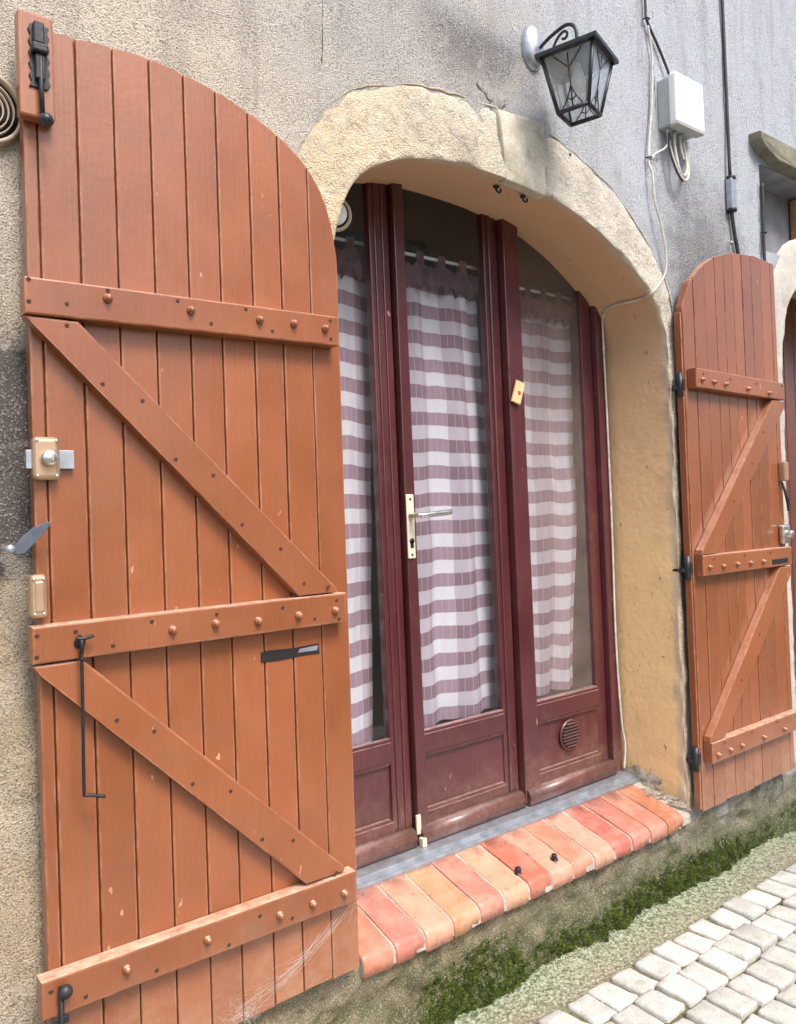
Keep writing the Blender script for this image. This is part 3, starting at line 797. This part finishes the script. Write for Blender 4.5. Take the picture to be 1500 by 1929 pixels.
PLUMC = mat_simple('plum_frill_cloth', (.12, .055, .07), .85, 0, .5, 24, .004)
curtain(lambda z: 1.16, lambda z: 1.545+(.015*max(0, z) if z > 0 else .045*z), .012, 2.2, .6, .84, -.735, 'checked curtain at the left leaf beside the left shutter')
curtain(lambda z: 1.645+.01*math.sin(z*3), lambda z: 2.075+.03*math.sin(z*2.6+2.2), .014, 2.1, 2.0, .84, -.725, 'checked curtain behind the middle leaf with the handle')
curtain(lambda z: 2.20, lambda z: 2.56+(.1*z if z < 0 else 0), .010, 2.4, 4.1, .80, -.715, 'checked curtain behind the dusty right leaf')

# ------------------------------------------------------------ shutters
PF, PB, BF = -.062, -.035, -.100       # plank front, plank back, batten front
PEG = lathe([(.0095, 0), (.0095, .005), (.0075, .0075), (.0062, .008), (.0062, .0125), (.004, .0145), (0, .015)], (0, 0, 0), (0, -1, 0), 8)
pegm = bpy.data.meshes.new('peg'); PEG.to_mesh(pegm); PEG.free(); pegm.materials.append(PAINT)
SC = lathe([(0, .0004), (.0024, .0006), (.003, .0012), (.0042, .0012), (.005, 0)], (0, 0, 0), (0, -1, 0), 8)
scm = bpy.data.meshes.new('screw'); SC.to_mesh(scm); SC.free()
SCM = mat_simple('rusty_screw', (.10, .04, .025), .6, .3, .4, 80); scm.materials.append(SCM)
def shutter(name, label, base, edges, prof, bot, battens, braces, pegs, screws, tongue, shear):
    t = thing(name, label, 'shutter', base, 'wooden shutters of the arched doorway'); bx, by, bz = base
    def sp(nm, bm, mat, par=t, sm=False):
        if shear:
            for v in bm.verts: v.co.x += shear*v.co.z
        for v in bm.verts: v.co -= Vector(base)
        return finish(nm, bm, mat, par, sm)
    rr = random.Random(len(edges)+int(base[0]*100))
    for k, (a, c) in enumerate(zip(edges, edges[1:])):
        g_ = .0016; a2, c2 = a+g_, c-g_
        n = 6; topline = [(c2+(a2-c2)*i/n, interp(prof, c2+(a2-c2)*i/n)) for i in range(n+1)]
        bb = bot+rr.uniform(-.004, .003)
        dy = rr.uniform(-.0012, .0012)
        b = prism([(a2, bb), (c2, bb)]+topline, PF+dy, PB, .0032, 2)
        if k < len(edges)-2: add_box(b, c2-.004, c2+.006, PF+.012, PB-.002, bb+.003, min(topline[0][1], interp(prof, c2+.006))-.004)
        sp('plank', b, PAINT)
    for (x0, x1, za, zb, dz) in battens:
        b = prism([(x0, za-dz/2), (x1, za+dz/2), (x1, zb+dz/2), (x0, zb-dz/2)], BF, PF-.002, .004, 2)
        sp('batten', b, PAINT)
    for pts in braces:
        sp('brace', prism(pts, BF+.006, PF-.002, .004, 2), PAINT)
    for x, z in pegs:
        o = bpy.data.objects.new('peg', pegm); COL.objects.link(o); o.parent = t
        o.location = Vector((x, BF, z))-Vector(base); o.rotation_euler = (0, rr.uniform(0, 6), 0)
    for x, z in screws:
        o = bpy.data.objects.new('screw', scm); COL.objects.link(o); o.parent = t
        onb = any(za-.002 <= z <= zb+.02 and x0 <= x <= x1 for x0, x1, za, zb, _ in battens)
        o.location = Vector((x, BF+(0 if onb else .006), z))-Vector(base)
    t['_'] = 0; del t['_']
    return t, sp
LE = [.396, .424, .502, .579, .659, .738, .815, .897, .975, 1.057, 1.140]
LPROF = [(.39, 1.012), (.506, 1.016), (.588, 1.023), (.669, 1.025), (.747, 1.013), (.824, .998), (.904, .971), (.981, .936), (1.061, .877), (1.105, .814), (1.128, .737), (1.139, .66), (1.15, .55)]
sh = .009
PEGL = [(0.546, 0.47), (0.726, 0.468), (0.895, 0.467), (0.986, 0.469), (1.075, 0.467), (0.656, -0.226), (0.755, -0.224), (0.86, -0.23), (0.967, -0.229), (1.071, -0.228), (0.531, -0.904), (0.707, -0.907), (0.885, -0.914), (0.974, -0.917), (1.064, -0.921)]
HOLEL = [(0.395, 0.488), (0.394, 0.445), (0.465, 0.449), (0.547, 0.487), (0.697, 0.486), (0.774, 0.445), (0.861, 0.488), (0.928, 0.445), (1.092, 0.489), (1.092, 0.444), (0.465, 0.407), (0.531, 0.294), (0.613, 0.264), (0.681, 0.141), (0.767, 0.106), (0.833, -0.007), (0.93, -0.068), (0.99, -0.155), (1.055, -0.168), (0.457, -0.205), (0.612, -0.203), (0.529, -0.243), (0.759, -0.203), (0.926, -0.206), (1.012, -0.242), (1.077, -0.204), (1.082, -0.250), (0.385, -0.205), (0.383, -0.246), (0.533, -0.397), (0.61, -0.435), (0.69, -0.565), (0.778, -0.602), (0.852, -0.731), (0.932, -0.756), (1.045, -0.865), (0.385, -0.892), (0.449, -0.927), (0.593, -0.93), (0.757, -0.936), (0.835, -0.899), (0.918, -0.932)]
sL, spL = shutter('shutter', 'large orange brown plank shutter in the foreground at the left', (.75, -.05, -1.14), LE, LPROF, -1.14,
    [(.382, 1.112, .425, .498, .008), (.378, 1.108, -.260, -.187, 0.), (.376, 1.110, -.948, -.873, -.008)],
    [[(.383, .419), (.400, .401), (.978, -.184), (1.088, -.184), (1.082, -.170), (.484, .418)], [(.379, -.264), (.395, -.286), (.972, -.870), (1.083, -.871), (1.080, -.858), (.473, -.264)]],
    PEGL, HOLEL, True, sh)
# hardware on the big shutter
b = box(.386, .452, -.094, -.0635, .815, 1.022, .004); spL('bolt_board', b, PAINT)
bp = bmesh.new()
def toothed(x0, x1, z0, z1, n):
    L = []; 
    for k in range(n+1):
        z = z0+(z1-z0)*k/n; L.append((x0+(.006 if k % 2 else 0), z))
    Rr = []
    for k in range(n+1):
        z = z1+(z0-z1)*k/n; Rr.append((x1-(.006 if k % 2 else 0), z))
    return L+Rr
spL('bolt_plate', prism(toothed(.403, .443, .872, .998, 11), -.0985, -.0945, .001, 1), IRON)
b = bmesh.new()
add_box(b, .411, .431, -.112, -.098, .955, .998, .003); add_box(b, .413, .432, -.110, -.098, .885, .935, .003)
add_box(b, .407, .437, -.117, -.098, .936, .954, .004)
add_tube(b, [(.424, -.106, .99), (.423, -.107, .87), (.424, -.107, .815)], .0048, 8)
bc = spL('bolt_case', b, IRON)
spL('bolt_knob', lathe([(0, .016), (.006, .015), (.011, .010), (.0135, .002), (.0125, -.006), (.007, -.011), (0, -.012)], (.428, -.114, .803), (0, -1, 0), 16), BLACK, bc)
# rim lock
lk = spL('lock_body', box(.392, .444, -.088, -.0625, .098, .184, .010, 3), BRONZE)
spL('lock_bar', box(.382, .473, -.076, -.0622, .121, .158, .001), ALU)
spL('lock_cylinder', add_box(lathe([(.0145, -.004), (.0155, .002), (.0155, .013), (.0135, .0155), (0, .0155)], (.421, -.088, .141), (0, -1, 0), 20), .424, .4265, -.1045, -.1034, .135, .147), STEEL, lk)
for xx, zz in ((.400, .176), (.436, .176), (.400, .106), (.436, .106)): spL('lock_screw', lathe([(0, .0018), (.003, .0015), (.0038, 0)], (xx, -.0882, zz), (0, -1, 0), 8), STEEL, lk)
kp = spL('lock_keeper', add_box(box(.379, .410, -.094, -.0625, -.172, -.087, .008, 3), .387, .404, -.0965, -.09, -.16, -.10, .003), BRONZE)
for xx, zz in ((.386, -.096), (.403, -.096), (.386, -.164), (.403, -.164)): spL('lock_screw', lathe([(0, .0018), (.0028, .0015), (.0034, 0)], (xx, -.0945, zz), (0, -1, 0), 8), STEEL, kp)
# hook bar
hk = bmesh.new(); add_tube(hk, smooth_path([(.455, -.112, -.216), (.470, -.116, -.219), (.488, -.120, -.214)], 4), .0035, 7)
add_tube(hk, smooth_path([(.4655, -.100, -.215), (.4655, -.114, -.222), (.4655, -.116, -.240), (.4655, -.108, -.252), (.4655, -.114, -.262)], 5), .0042, 8)
add_lathe(hk, [(.011, 0), (.011, .004), (.006, .008)], (.4655, -.100, -.228), (0, -1, 0), 12)
spL('hook_eye', hk, IRON)
spL('hook_bar', tube(smooth_path([(.4655, -.112, -.250), (.4655, -.112, -.275), (.4645, -.110, -.40), (.4635, -.108, -.518), (.466, -.108, -.529), (.475, -.109, -.531), (.503, -.112, -.540)], 5), .0034, 8), IRON)
# letter slot
spL('slot_hole', prism([(.886, -.333), (.93, -.335), (1.0, -.333), (1.047, -.334), (1.045, -.309), (.97, -.311), (.91, -.308), (.887, -.310)], PF-.0022, PF+.006), DARK)
spL('slot_flap', prism([(.985, -.324), (1.040, -.3245), (1.043, -.313), (.99, -.315)], PF-.0032, PF-.0024), ZINC)
# lower bolt
spL('bolt_knob', lathe([(0, .012), (.006, .011), (.0125, .006), (.0135, 0), (.011, -.006), (0, -.008)], (.4155, -.116, -.893), (0, -1, 0), 16), BLACK)
b = tube([(.4095, -.108, -.885), (.4085, -.108, -1.06)], .0052, 8); add_box(b, .395, .424, -.106, -.1, -.96, -.945, .002); add_box(b, .395, .424, -.106, -.0625, -1.08, -1.02, .002)
spL('lower_bolt', b, IRON)
RE = [2.700, 2.779, 2.860, 2.936, 3.003, 3.072, 3.142, 3.214, 3.294, 3.376, 3.412]
RPROF = [(2.69, .71), (2.708, .76), (2.758, .845), (2.855, .922), (2.934, .965), (3.076, 1.006), (3.243, 1.02), (3.42, 1.012)]
PEGR = [(2.751, 0.462), (2.831, 0.458), (2.913, 0.455), (3.079, 0.448), (3.248, 0.441), (2.747, -0.244), (2.843, -0.247), (2.943, -0.246), (3.042, -0.248), (3.142, -0.249), (2.75, -0.947), (2.836, -0.947), (2.921, -0.949), (3.087, -0.95), (3.255, -0.951)]
sR, spR = shutter('shutter', 'narrow looking plank shutter standing open at the right beyond the arched doorway', (3.05, -.05, -1.155), RE, RPROF, -1.155,
    [(2.714, 3.384, .426, .499, -.012), (2.708, 3.386, -.276, -.199, -.004), (2.716, 3.386, -.975, -.899, 0.)],
    [[(3.384, .416), (3.384, .385), (2.81, -.196), (2.712, -.194), (2.718, -.178), (3.29, .418)], [(3.386, -.284), (3.386, -.315), (2.815, -.896), (2.716, -.896), (2.722, -.878), (3.292, -.282)]],
    PEGR, [(2.76, .485), (2.95, .478), (3.15, .474), (3.36, .48), (2.78, -.215), (3.0, -.215), (3.2, -.216), (2.8, -.912), (3.0, -.912), (3.2, -.91), (3.1, .15), (2.95, 0.), (3.2, .28), (3.1, -.54), (2.95, -.7)], True, 0.)
for zz in (.447, -.242, -.96):
    b = tube([(2.688, -.047, zz-.045), (2.688, -.047, zz+.045)], .012, 10); add_tube(b, [(2.686, -.045, zz-.01), (2.692, .03, zz-.012)], .009, 8); add_box(b, 2.684, 2.698, -.062, -.03, zz-.02, zz+.02, .002)
    spR('hinge', b, BLACK)
spR('edge_rail', box(2.690, 2.6985, PF+.004, PB+.004, -1.15, .72, .002), PAINT)
spR('lock_keeper', box(3.372, 3.408, -.092, -.0625, .078, .160, .006, 2), BRONZE)
spR('latch', tube(smooth_path([(3.385, -.07, .075), (3.386, -.082, .03), (3.390, -.088, -.01), (3.400, -.084, -.05)], 5), [.003+.004*math.sin(k/15*3) for k in range(16)], 8), IRON)
b = box(3.350, 3.408, -.088, -.0625, -.188, -.108, .010, 3); add_lathe(b, [(.016, 0), (.016, .02), (.013, .024), (0, .024)], (3.378, -.088, -.147), (0, -1, 0), 18)
spR('lock_body', b, STEEL)
spR('slot_hole', box(3.215, 3.345, BF-.0015, BF+.004, -.266, -.246), DARK)

# shutter dog on the wall holding the big shutter
DOGM = mat_simple('blue_grey_iron', (.10, .12, .16), .5, .3, .2, 40)
dg = thing('shutter_dog', 'blue grey iron shutter catch on the wall at the left edge', 'shutter catch', (.345, -.03, -.03))
finish('blade', prism([(-.004, -.012), (.006, -.016), (.022, -.014), (.045, .012), (.066, .034), (.072, .046), (.060, .043), (.040, .036), (.020, .020), (.008, .006)], -.083, -.078, .0015, 1), DOGM, dg)
finish('pivot', add_lathe(tube([(-.006, .03, -.004), (-.006, -.08, -.004)], .005, 8), [(.009, 0), (.009, .004), (0, .008)], (-.004, -.082, -.004), (0, -1, 0), 10), ZINC, dg)

# ------------------------------------------------------------ wall fittings
# lantern
lt = thing('wall_lantern', 'black four sided lantern on a scrolled bracket above the arch', 'lantern', (1.99, 0, 1.51))
def rotz(bm, a, c):
    bmesh.ops.rotate(bm, verts=bm.verts[:], cent=Vector(c), matrix=Matrix.Rotation(a, 3, 'Z')); return bm
b = bmesh.new()
prof = [(0, .030), (.5, .028), (.8, .020), (.97, .010), (1, 0)]
bmesh.ops.create_uvsphere(b, u_segments=28, v_segments=14, radius=1)
bmesh.ops.delete(b, geom=[v for v in b.verts if v.co.y > .02], context='VERTS')
for v in b.verts: v.co = Vector((-.005+v.co.x*.047, v.co.y*.034-.004, -.004+v.co.z*.075))
finish('backplate', b, ZINC, lt, True)
arm = smooth_path([(-.0, -.035, -.015), (0, -.08, -.002), (0, -.135, .004), (0, -.165, -.006), (0, -.182, -.03), (0, -.185, -.062)], 7)
finish('arm', tube(arm, .0058, 8), BLACK, lt)
b = tube(smooth_path([(0, -.075, -.068), (0, -.088, -.045), (0, -.11, -.02), (0, -.135, -.012), (0, -.148, -.024), (0, -.140, -.036), (0, -.128, -.032)], 6), .0042, 7)
add_tube(b, smooth_path([(0, -.035, -.055), (0, -.045, -.045), (0, -.06, -.042), (0, -.066, -.05), (0, -.06, -.056)], 5), .0036, 7)
finish('scroll', b, BLACK, lt)
LC = Vector((0, -.182, 0)); RA = .30; zE, zB = -.128, -.293; aE, aB, aT = .098, .049, .082
def ring(a, z, c=LC): 
    return [Vector((sx_*a, sy_*a, z)).copy() for sx_, sy_ in ((-1, -1), (1, -1), (1, 1), (-1, 1))]
def R_(v): return Matrix.Rotation(RA, 3, 'Z') @ v+LC
b = bmesh.new()                                   # pyramid roof with a rolled eave
apex = b.verts.new(R_(Vector((0, 0, -.066)))); e1 = [b.verts.new(R_(p)) for p in ring(.03, -.085)]; e2 = [b.verts.new(R_(p)) for p in ring(aE, zE+.012)]; e3 = [b.verts.new(R_(p)) for p in ring(aE, zE)]; e4 = [b.verts.new(R_(p)) for p in ring(aE-.01, zE)]; e5 = [b.verts.new(R_(p)) for p in ring(.028, -.092)]; ap2 = b.verts.new(R_(Vector((0, 0, -.08))))
for A, B in ((e1, e2), (e2, e3), (e3, e4), (e4, e5)):
    for k in range(4): b.faces.new((A[k], A[(k+1) % 4], B[(k+1) % 4], B[k]))
for k in range(4): b.faces.new((apex, e1[k], e1[(k+1) % 4])); b.faces.new((ap2, e5[k], e5[(k+1) % 4]))
finish('roof', b, BLACK, lt)
T4, B4 = [R_(p) for p in ring(aT, zE+.004)], [R_(p) for p in ring(aB, zB)]
for k in range(4):
    finish('corner_bar', tube([T4[k], B4[k]], .0065, 6), BLACK, lt)
    p, q, r_, s_ = T4[k], T4[(k+1) % 4], B4[(k+1) % 4], B4[k]
    b = bmesh.new(); b.faces.new([b.verts.new(v) for v in (p, q, r_, s_)])
    ctr = (p+q+r_+s_)/4; nn = (q-p).cross(s_-p).normalized(); 
    g2 = bmesh.ops.extrude_face_region(b, geom=b.faces[:]); 
    for v in [x for x in g2['geom'] if isinstance(x, bmesh.types.BMVert)]: v.co += (LC+Vector((0, 0, ctr.z))-ctr).normalized()*.003
    gp = finish('glass_pane', b, LGLASS, lt)
    mt, mb = (p+q)/2, (r_+s_)/2
    def at(u, v): 
        return (p.lerp(q, u)).lerp(s_.lerp(r_, u), v)
    b = tube([at(.5, .08), at(.5, .97)], .0022, 5)
    add_tube(b, smooth_path([at(.5, .62), at(.38, .80), at(.2, .95)], 4), .0022, 5); add_tube(b, smooth_path([at(.5, .62), at(.62, .80), at(.8, .95)], 4), .0022, 5)
    add_tube(b, smooth_path([at(.5, .32), at(.36, .2), at(.22, .06)], 4), .0020, 5); add_tube(b, smooth_path([at(.5, .32), at(.64, .2), at(.78, .06)], 4), .0020, 5)
    add_tube(b, smooth_path([at(.38, .80), at(.5, .86), at(.62, .80)], 4), .0020, 5)
    finish('lattice', b, BLACK, gp)
    finish('bottom_bar', tube([B4[k], B4[(k+1) % 4]], .007, 6), BLACK, lt)
    finish('top_bar', tube([T4[k], T4[(k+1) % 4]], .006, 6), BLACK, lt)
b = bmesh.new(); add_tube(b, [LC+Vector((0, 0, -.085)), LC+Vector((0, 0, -.14))], .014, 10)
finish('socket', b, BLACK, lt)
finish('bulb', lathe([(.011, -.0), (.018, -.03), (.024, -.055), (.02, -.078), (.01, -.088), (0, -.09)], LC+Vector((0, 0, -.14)), (0, 0, 1), 16), WHITEP, lt, True)

# junction box
jb = thing('junction_box', 'white plastic junction box on the wall right of the lantern', 'junction box', (2.785, 0, 1.43))
finish('case', box(-.092, .088, -.048, .004, .0, .186, .006, 2), GREYP, jb)
finish('cover', box(-.096, .093, -.083, -.046, -.003, .19, .010, 3), WHITEP, jb)
finish('rim', box(-.09, .086, -.082, -.045, -.008, -.002, .002), GREYP, jb)
for xx in (-.07, -.03, .01): finish('gland', tube([(xx, -.025, 0), (xx, -.025, -.022)], .009, 8), GREYP, jb)
for k, (pts, r0, mt_) in enumerate(([[(-.03, -.025, -.02), (-.035, -.03, -.08), (-.02, -.035, -.15), (.012, -.035, -.165), (.04, -.03, -.12), (.03, -.025, -.02)], .0055, CABLEW],
                              [[(-.07, -.025, -.02), (-.072, -.03, -.07), (-.045, -.035, -.14), (-.01, -.04, -.185), (.02, -.04, -.18), (.05, -.03, -.13), (.052, -.025, -.02)], .005, CABLEW],
                              [[(-.075, -.03, -.02), (-.078, -.035, -.09), (-.05, -.04, -.16), (-.015, -.042, -.196)], .004, CABLEB],
                              [[(.01, -.025, -.02), (.005, -.03, -.06), (.02, -.03, -.1)], .005, CABLEW])):
    finish('cable_loop', tube(smooth_path(pts, 8), r0, 7), mt_, jb, True)
def cable(pts, r0, mt_, label, n=8, name='cable', cat='cable'):
    pp = smooth_path(pts, n); base = Vector(pts[-1])
    o = finish(name, tube([p-base for p in pp], r0, 7), mt_, None, True); o.location = base
    return tag(o, label, cat, 'cables on the wall')
cable([(2.615, -.012, 3.2), (2.618, -.012, 2.5), (2.621, -.012, 1.894), (2.626, -.012, 1.82), (2.69, -.012, 1.745), (2.745, -.015, 1.665), (2.76, -.02, 1.61)], .005, CABLEB, 'black cable running down into the top of the white junction box')
cable([(2.632, -.012, 1.80), (2.650, -.012, 1.70), (2.646, -.012, 1.62), (2.632, -.012, 1.494), (2.600, -.012, 1.30), (2.602, -.024, 1.23), (2.607, -.026, 1.132), (2.641, -.028, 1.039), (2.664, -.026, .941), (2.664, -.020, .875), (2.628, -.022, .832), (2.582, -.018, .788), (2.582, .012, .779), (2.588, .047, .778), (2.594, .087, .780), (2.597, .138, .784), (2.604, .173, .785), (2.612, .213, .783), (2.634, .252, .76), (2.640, .259, .68), (2.644, .259, .33), (2.645, .259, -.1), (2.640, .259, -.52), (2.650, .256, -.85), (2.660, .25, -.96), (2.640, .245, -1.05)], .0042, CABLEW, 'thin white cable following the right side of the arch down the door frame')
cable([(2.606, -.022, 1.288), (2.64, -.012, 1.318), (2.69, -.02, 1.348), (2.718, -.03, 1.38)], .004, CABLEW, 'short white cable branching off under the junction box')
cable([(3.17, -.014, 3.2), (3.169, -.014, 2.1), (3.171, -.014, 1.345)], .007, CABLEB, 'thick black cable running straight down above the far shutter')
cable([(3.171, -.014, 1.215), (3.185, -.014, 1.13), (3.215, -.014, 1.0), (3.22, -.014, .8)], .008, CABLEB, 'black cable end curving down behind the far shutter')
cable([(3.44, -.012, 1.385), (3.436, -.012, 1.25), (3.432, -.012, 1.08), (3.432, -.012, .8)], .007, CABLEB, 'thin dark conduit on the shaded wall left of the stone ledge')
cc = thing('cable_coupler', 'grey metal coupler on the thick black cable above the far shutter', 'coupler', (3.171, -.016, 1.215))
finish('sleeve', box(-.018, .018, -.014, .014, .0, .13, .004), ZINC, cc)
for zz in (-.004, .13): finish('collar', lathe([(0, 0), (.02, 0), (.02, .012), (0, .012)], (0, 0, zz-.004), (0, 0, 1), 12), IRON, cc)
for i, (x, z, lb) in enumerate(((2.623, 1.822, 'cable clip on the black cable left of the junction box'), (2.603, 1.295, 'cable clip where the thin white cable branches'), (3.155, 1.075, 'small clip on the cable just above the far shutter'), (3.438, 1.17, 'small clip on the conduit under the stone ledge'))):
    c = thing('cable_clip', lb, 'clip', (x, -.012, z), 'cable clips'); finish('band', tube([(-.012, .008, 0), (-.006, -.010, 0), (.006, -.010, 0), (.012, .008, 0)], .0028, 6), IRON if i != 2 else STEEL, c); finish('nail', lathe([(.004, 0), (.004, .004), (0, .006)], (.012, .006, 0), (0, -1, 0), 8), IRON, c)
# round vent at the left edge
vt = thing('round_vent', 'beige round vent grille cut off by the left edge', 'vent', (.345, -.012, .85))
finish('plate', lathe([(0, -.008), (.070, -.008), (.074, -.012)], (0, 0, 0), (0, -1, 0), 40), DARK, vt, True)
finish('rim', lathe([(.066, -.006), (.067, .006), (.070, .008), (.075, .006), (.078, -.014)], (0, 0, 0), (0, -1, 0), 40), VENTP, vt, True)
for r_ in (.006, .016, .026, .036, .046, .056): finish('slat_ring', lathe([(r_-.0014, -.008), (r_-.0012, .002), (r_+.0012, .002), (r_+.0014, -.008)], (0, 0, 0), (0, -1, 0), 40), VENTP, vt)
# bell in the upper left of the opening
be = thing('alarm_bell', 'round white bell on a grey bracket in the upper left of the doorway', 'bell', (1.285, .15, .875))
finish('dome', lathe([(.050, -.004), (.053, .0), (.053, .006), (.048, .010), (.044, .008), (.043, .006)], (0, 0, 0), (-.25, -1, 0), 32), VENTP, be, True)
finish('shadow_gap', lathe([(.044, .004), (.034, .004)], (0, 0, 0), (-.25, -1, 0), 32), DARK, be)
finish('cap', lathe([(.036, .003), (.036, .012), (.03, .016), (.008, .017), (.007, .019), (0, .02)], (0, 0, 0), (-.25, -1, 0), 28), WHITEP, be, True)
finish('stud', lathe([(.006, .018), (.006, .023), (0, .025)], (0, 0, 0), (-.25, -1, 0), 10), ZINC, be)
b = tube(smooth_path([(0, .012, -.02), (-.02, .014, -.06), (-.05, .014, -.085), (-.10, .014, -.095)], 5), .014, 8); finish('bracket', b, GREYP, be, True)
# hooks under the arch, pegs on the sill
for x, y, z, lb in ((1.858, .058, 1.045, 'left of two small rusty hooks under the arch'), (1.97, .047, 1.034, 'right of two small rusty hooks under the arch')):
    c = thing('soffit_hook', lb, 'hook', (x, y, z), 'hooks under the arch')
    finish('shank', tube(smooth_path([(0, 0, .01), (0, 0, -.008), (.008, -.004, -.016), (.016, -.004, -.01), (.014, -.004, -.002)], 5), .0032, 7), IRON, c)
    finish('rosette', lathe([(.011, .0), (.010, .004), (.005, .006), (0, .006)], (0, 0, .003), (0, 0, -1), 10), IRON, c)
for x, y, lb in ((1.792, .022, 'left of two short iron pegs standing on the brick sill'), (1.947, .010, 'right of two short iron pegs standing on the brick sill')):
    c = thing('sill_peg', lb, 'iron peg', (x, y, -1.137), 'iron pegs on the sill')
    finish('stub', lathe([(.010, -.01), (.0095, .016), (.008, .019), (0, .019)], (0, 0, 0), (0, 0, 1), 10), IRON, c)
    finish('washer', lathe([(.013, 0), (.013, .0035), (0, .0035)], (0, 0, .0), (0, 0, 1), 12), IRON, c)
# nail stub in the plaster under the lantern
c = thing('wall_nail', 'single dark nail in the plaster below the lantern', 'nail', (2.155, -.002, 1.20)); finish('head', lathe([(.005, 0), (.005, .006), (0, .008)], (0, 0, 0), (0, -1, 0), 8), IRON, c)

# cobweb across the foot of the big shutter
r = random.Random(21); b = bmesh.new()
cw0, cw1 = Vector((1.10, -.085, -.965)), Vector((.80, -.070, -1.115))
for k in range(22):
    s, e = r.random()*.45, .55+r.random()*.45
    a = cw0.lerp(cw1, s)+Vector((r.gauss(0, .006), r.gauss(0, .004), r.gauss(0, .007))); c = cw0.lerp(cw1, e)+Vector((r.gauss(0, .014), r.gauss(0, .004), r.gauss(0, .010)))
    md = (a+c)/2+Vector((0, 0, -.012-.012*r.random())); add_tube(b, smooth_path([a, md, c], 4), .00016, 3, False)
for ctr, n, sp_ in ((cw0, 40, .022), (cw1, 120, .022)):
    for k in range(n):
        a = ctr+Vector((r.gauss(0, sp_), r.gauss(0, .004), r.gauss(0, sp_*.7))); c = a+Vector((r.gauss(0, .02), r.gauss(0, .004), r.gauss(0, .015)))
        a.y = min(a.y, PF-.003); c.y = min(c.y, PF-.003)
        add_tube(b, [a, c], .00014, 3, False)
o = finish('cobweb', b, WEB); tag(o, 'dusty cobweb across the lower corner of the big left shutter', 'cobweb')

# ------------------------------------------------------------ unseen house added across the lane for its shade and glass reflections
oh = thing('added_opposite_house', 'unseen house added across the lane for shade and door glass reflections', 'house', (4, -4.6, -1.45))
b = box(-1.0, 4.4, -.4, 0, 0, 4.9); finish('wall', b, OPPO, oh)
for x in (-.4, 2.2):
    fr = finish('window', box(x, x+1.0, -.02, .03, 1.2, 2.6, .01), OPPW, oh)
    finish('pane', box(x+.08, x+.92, .031, .036, 1.28, 2.52), GLASS, oh)
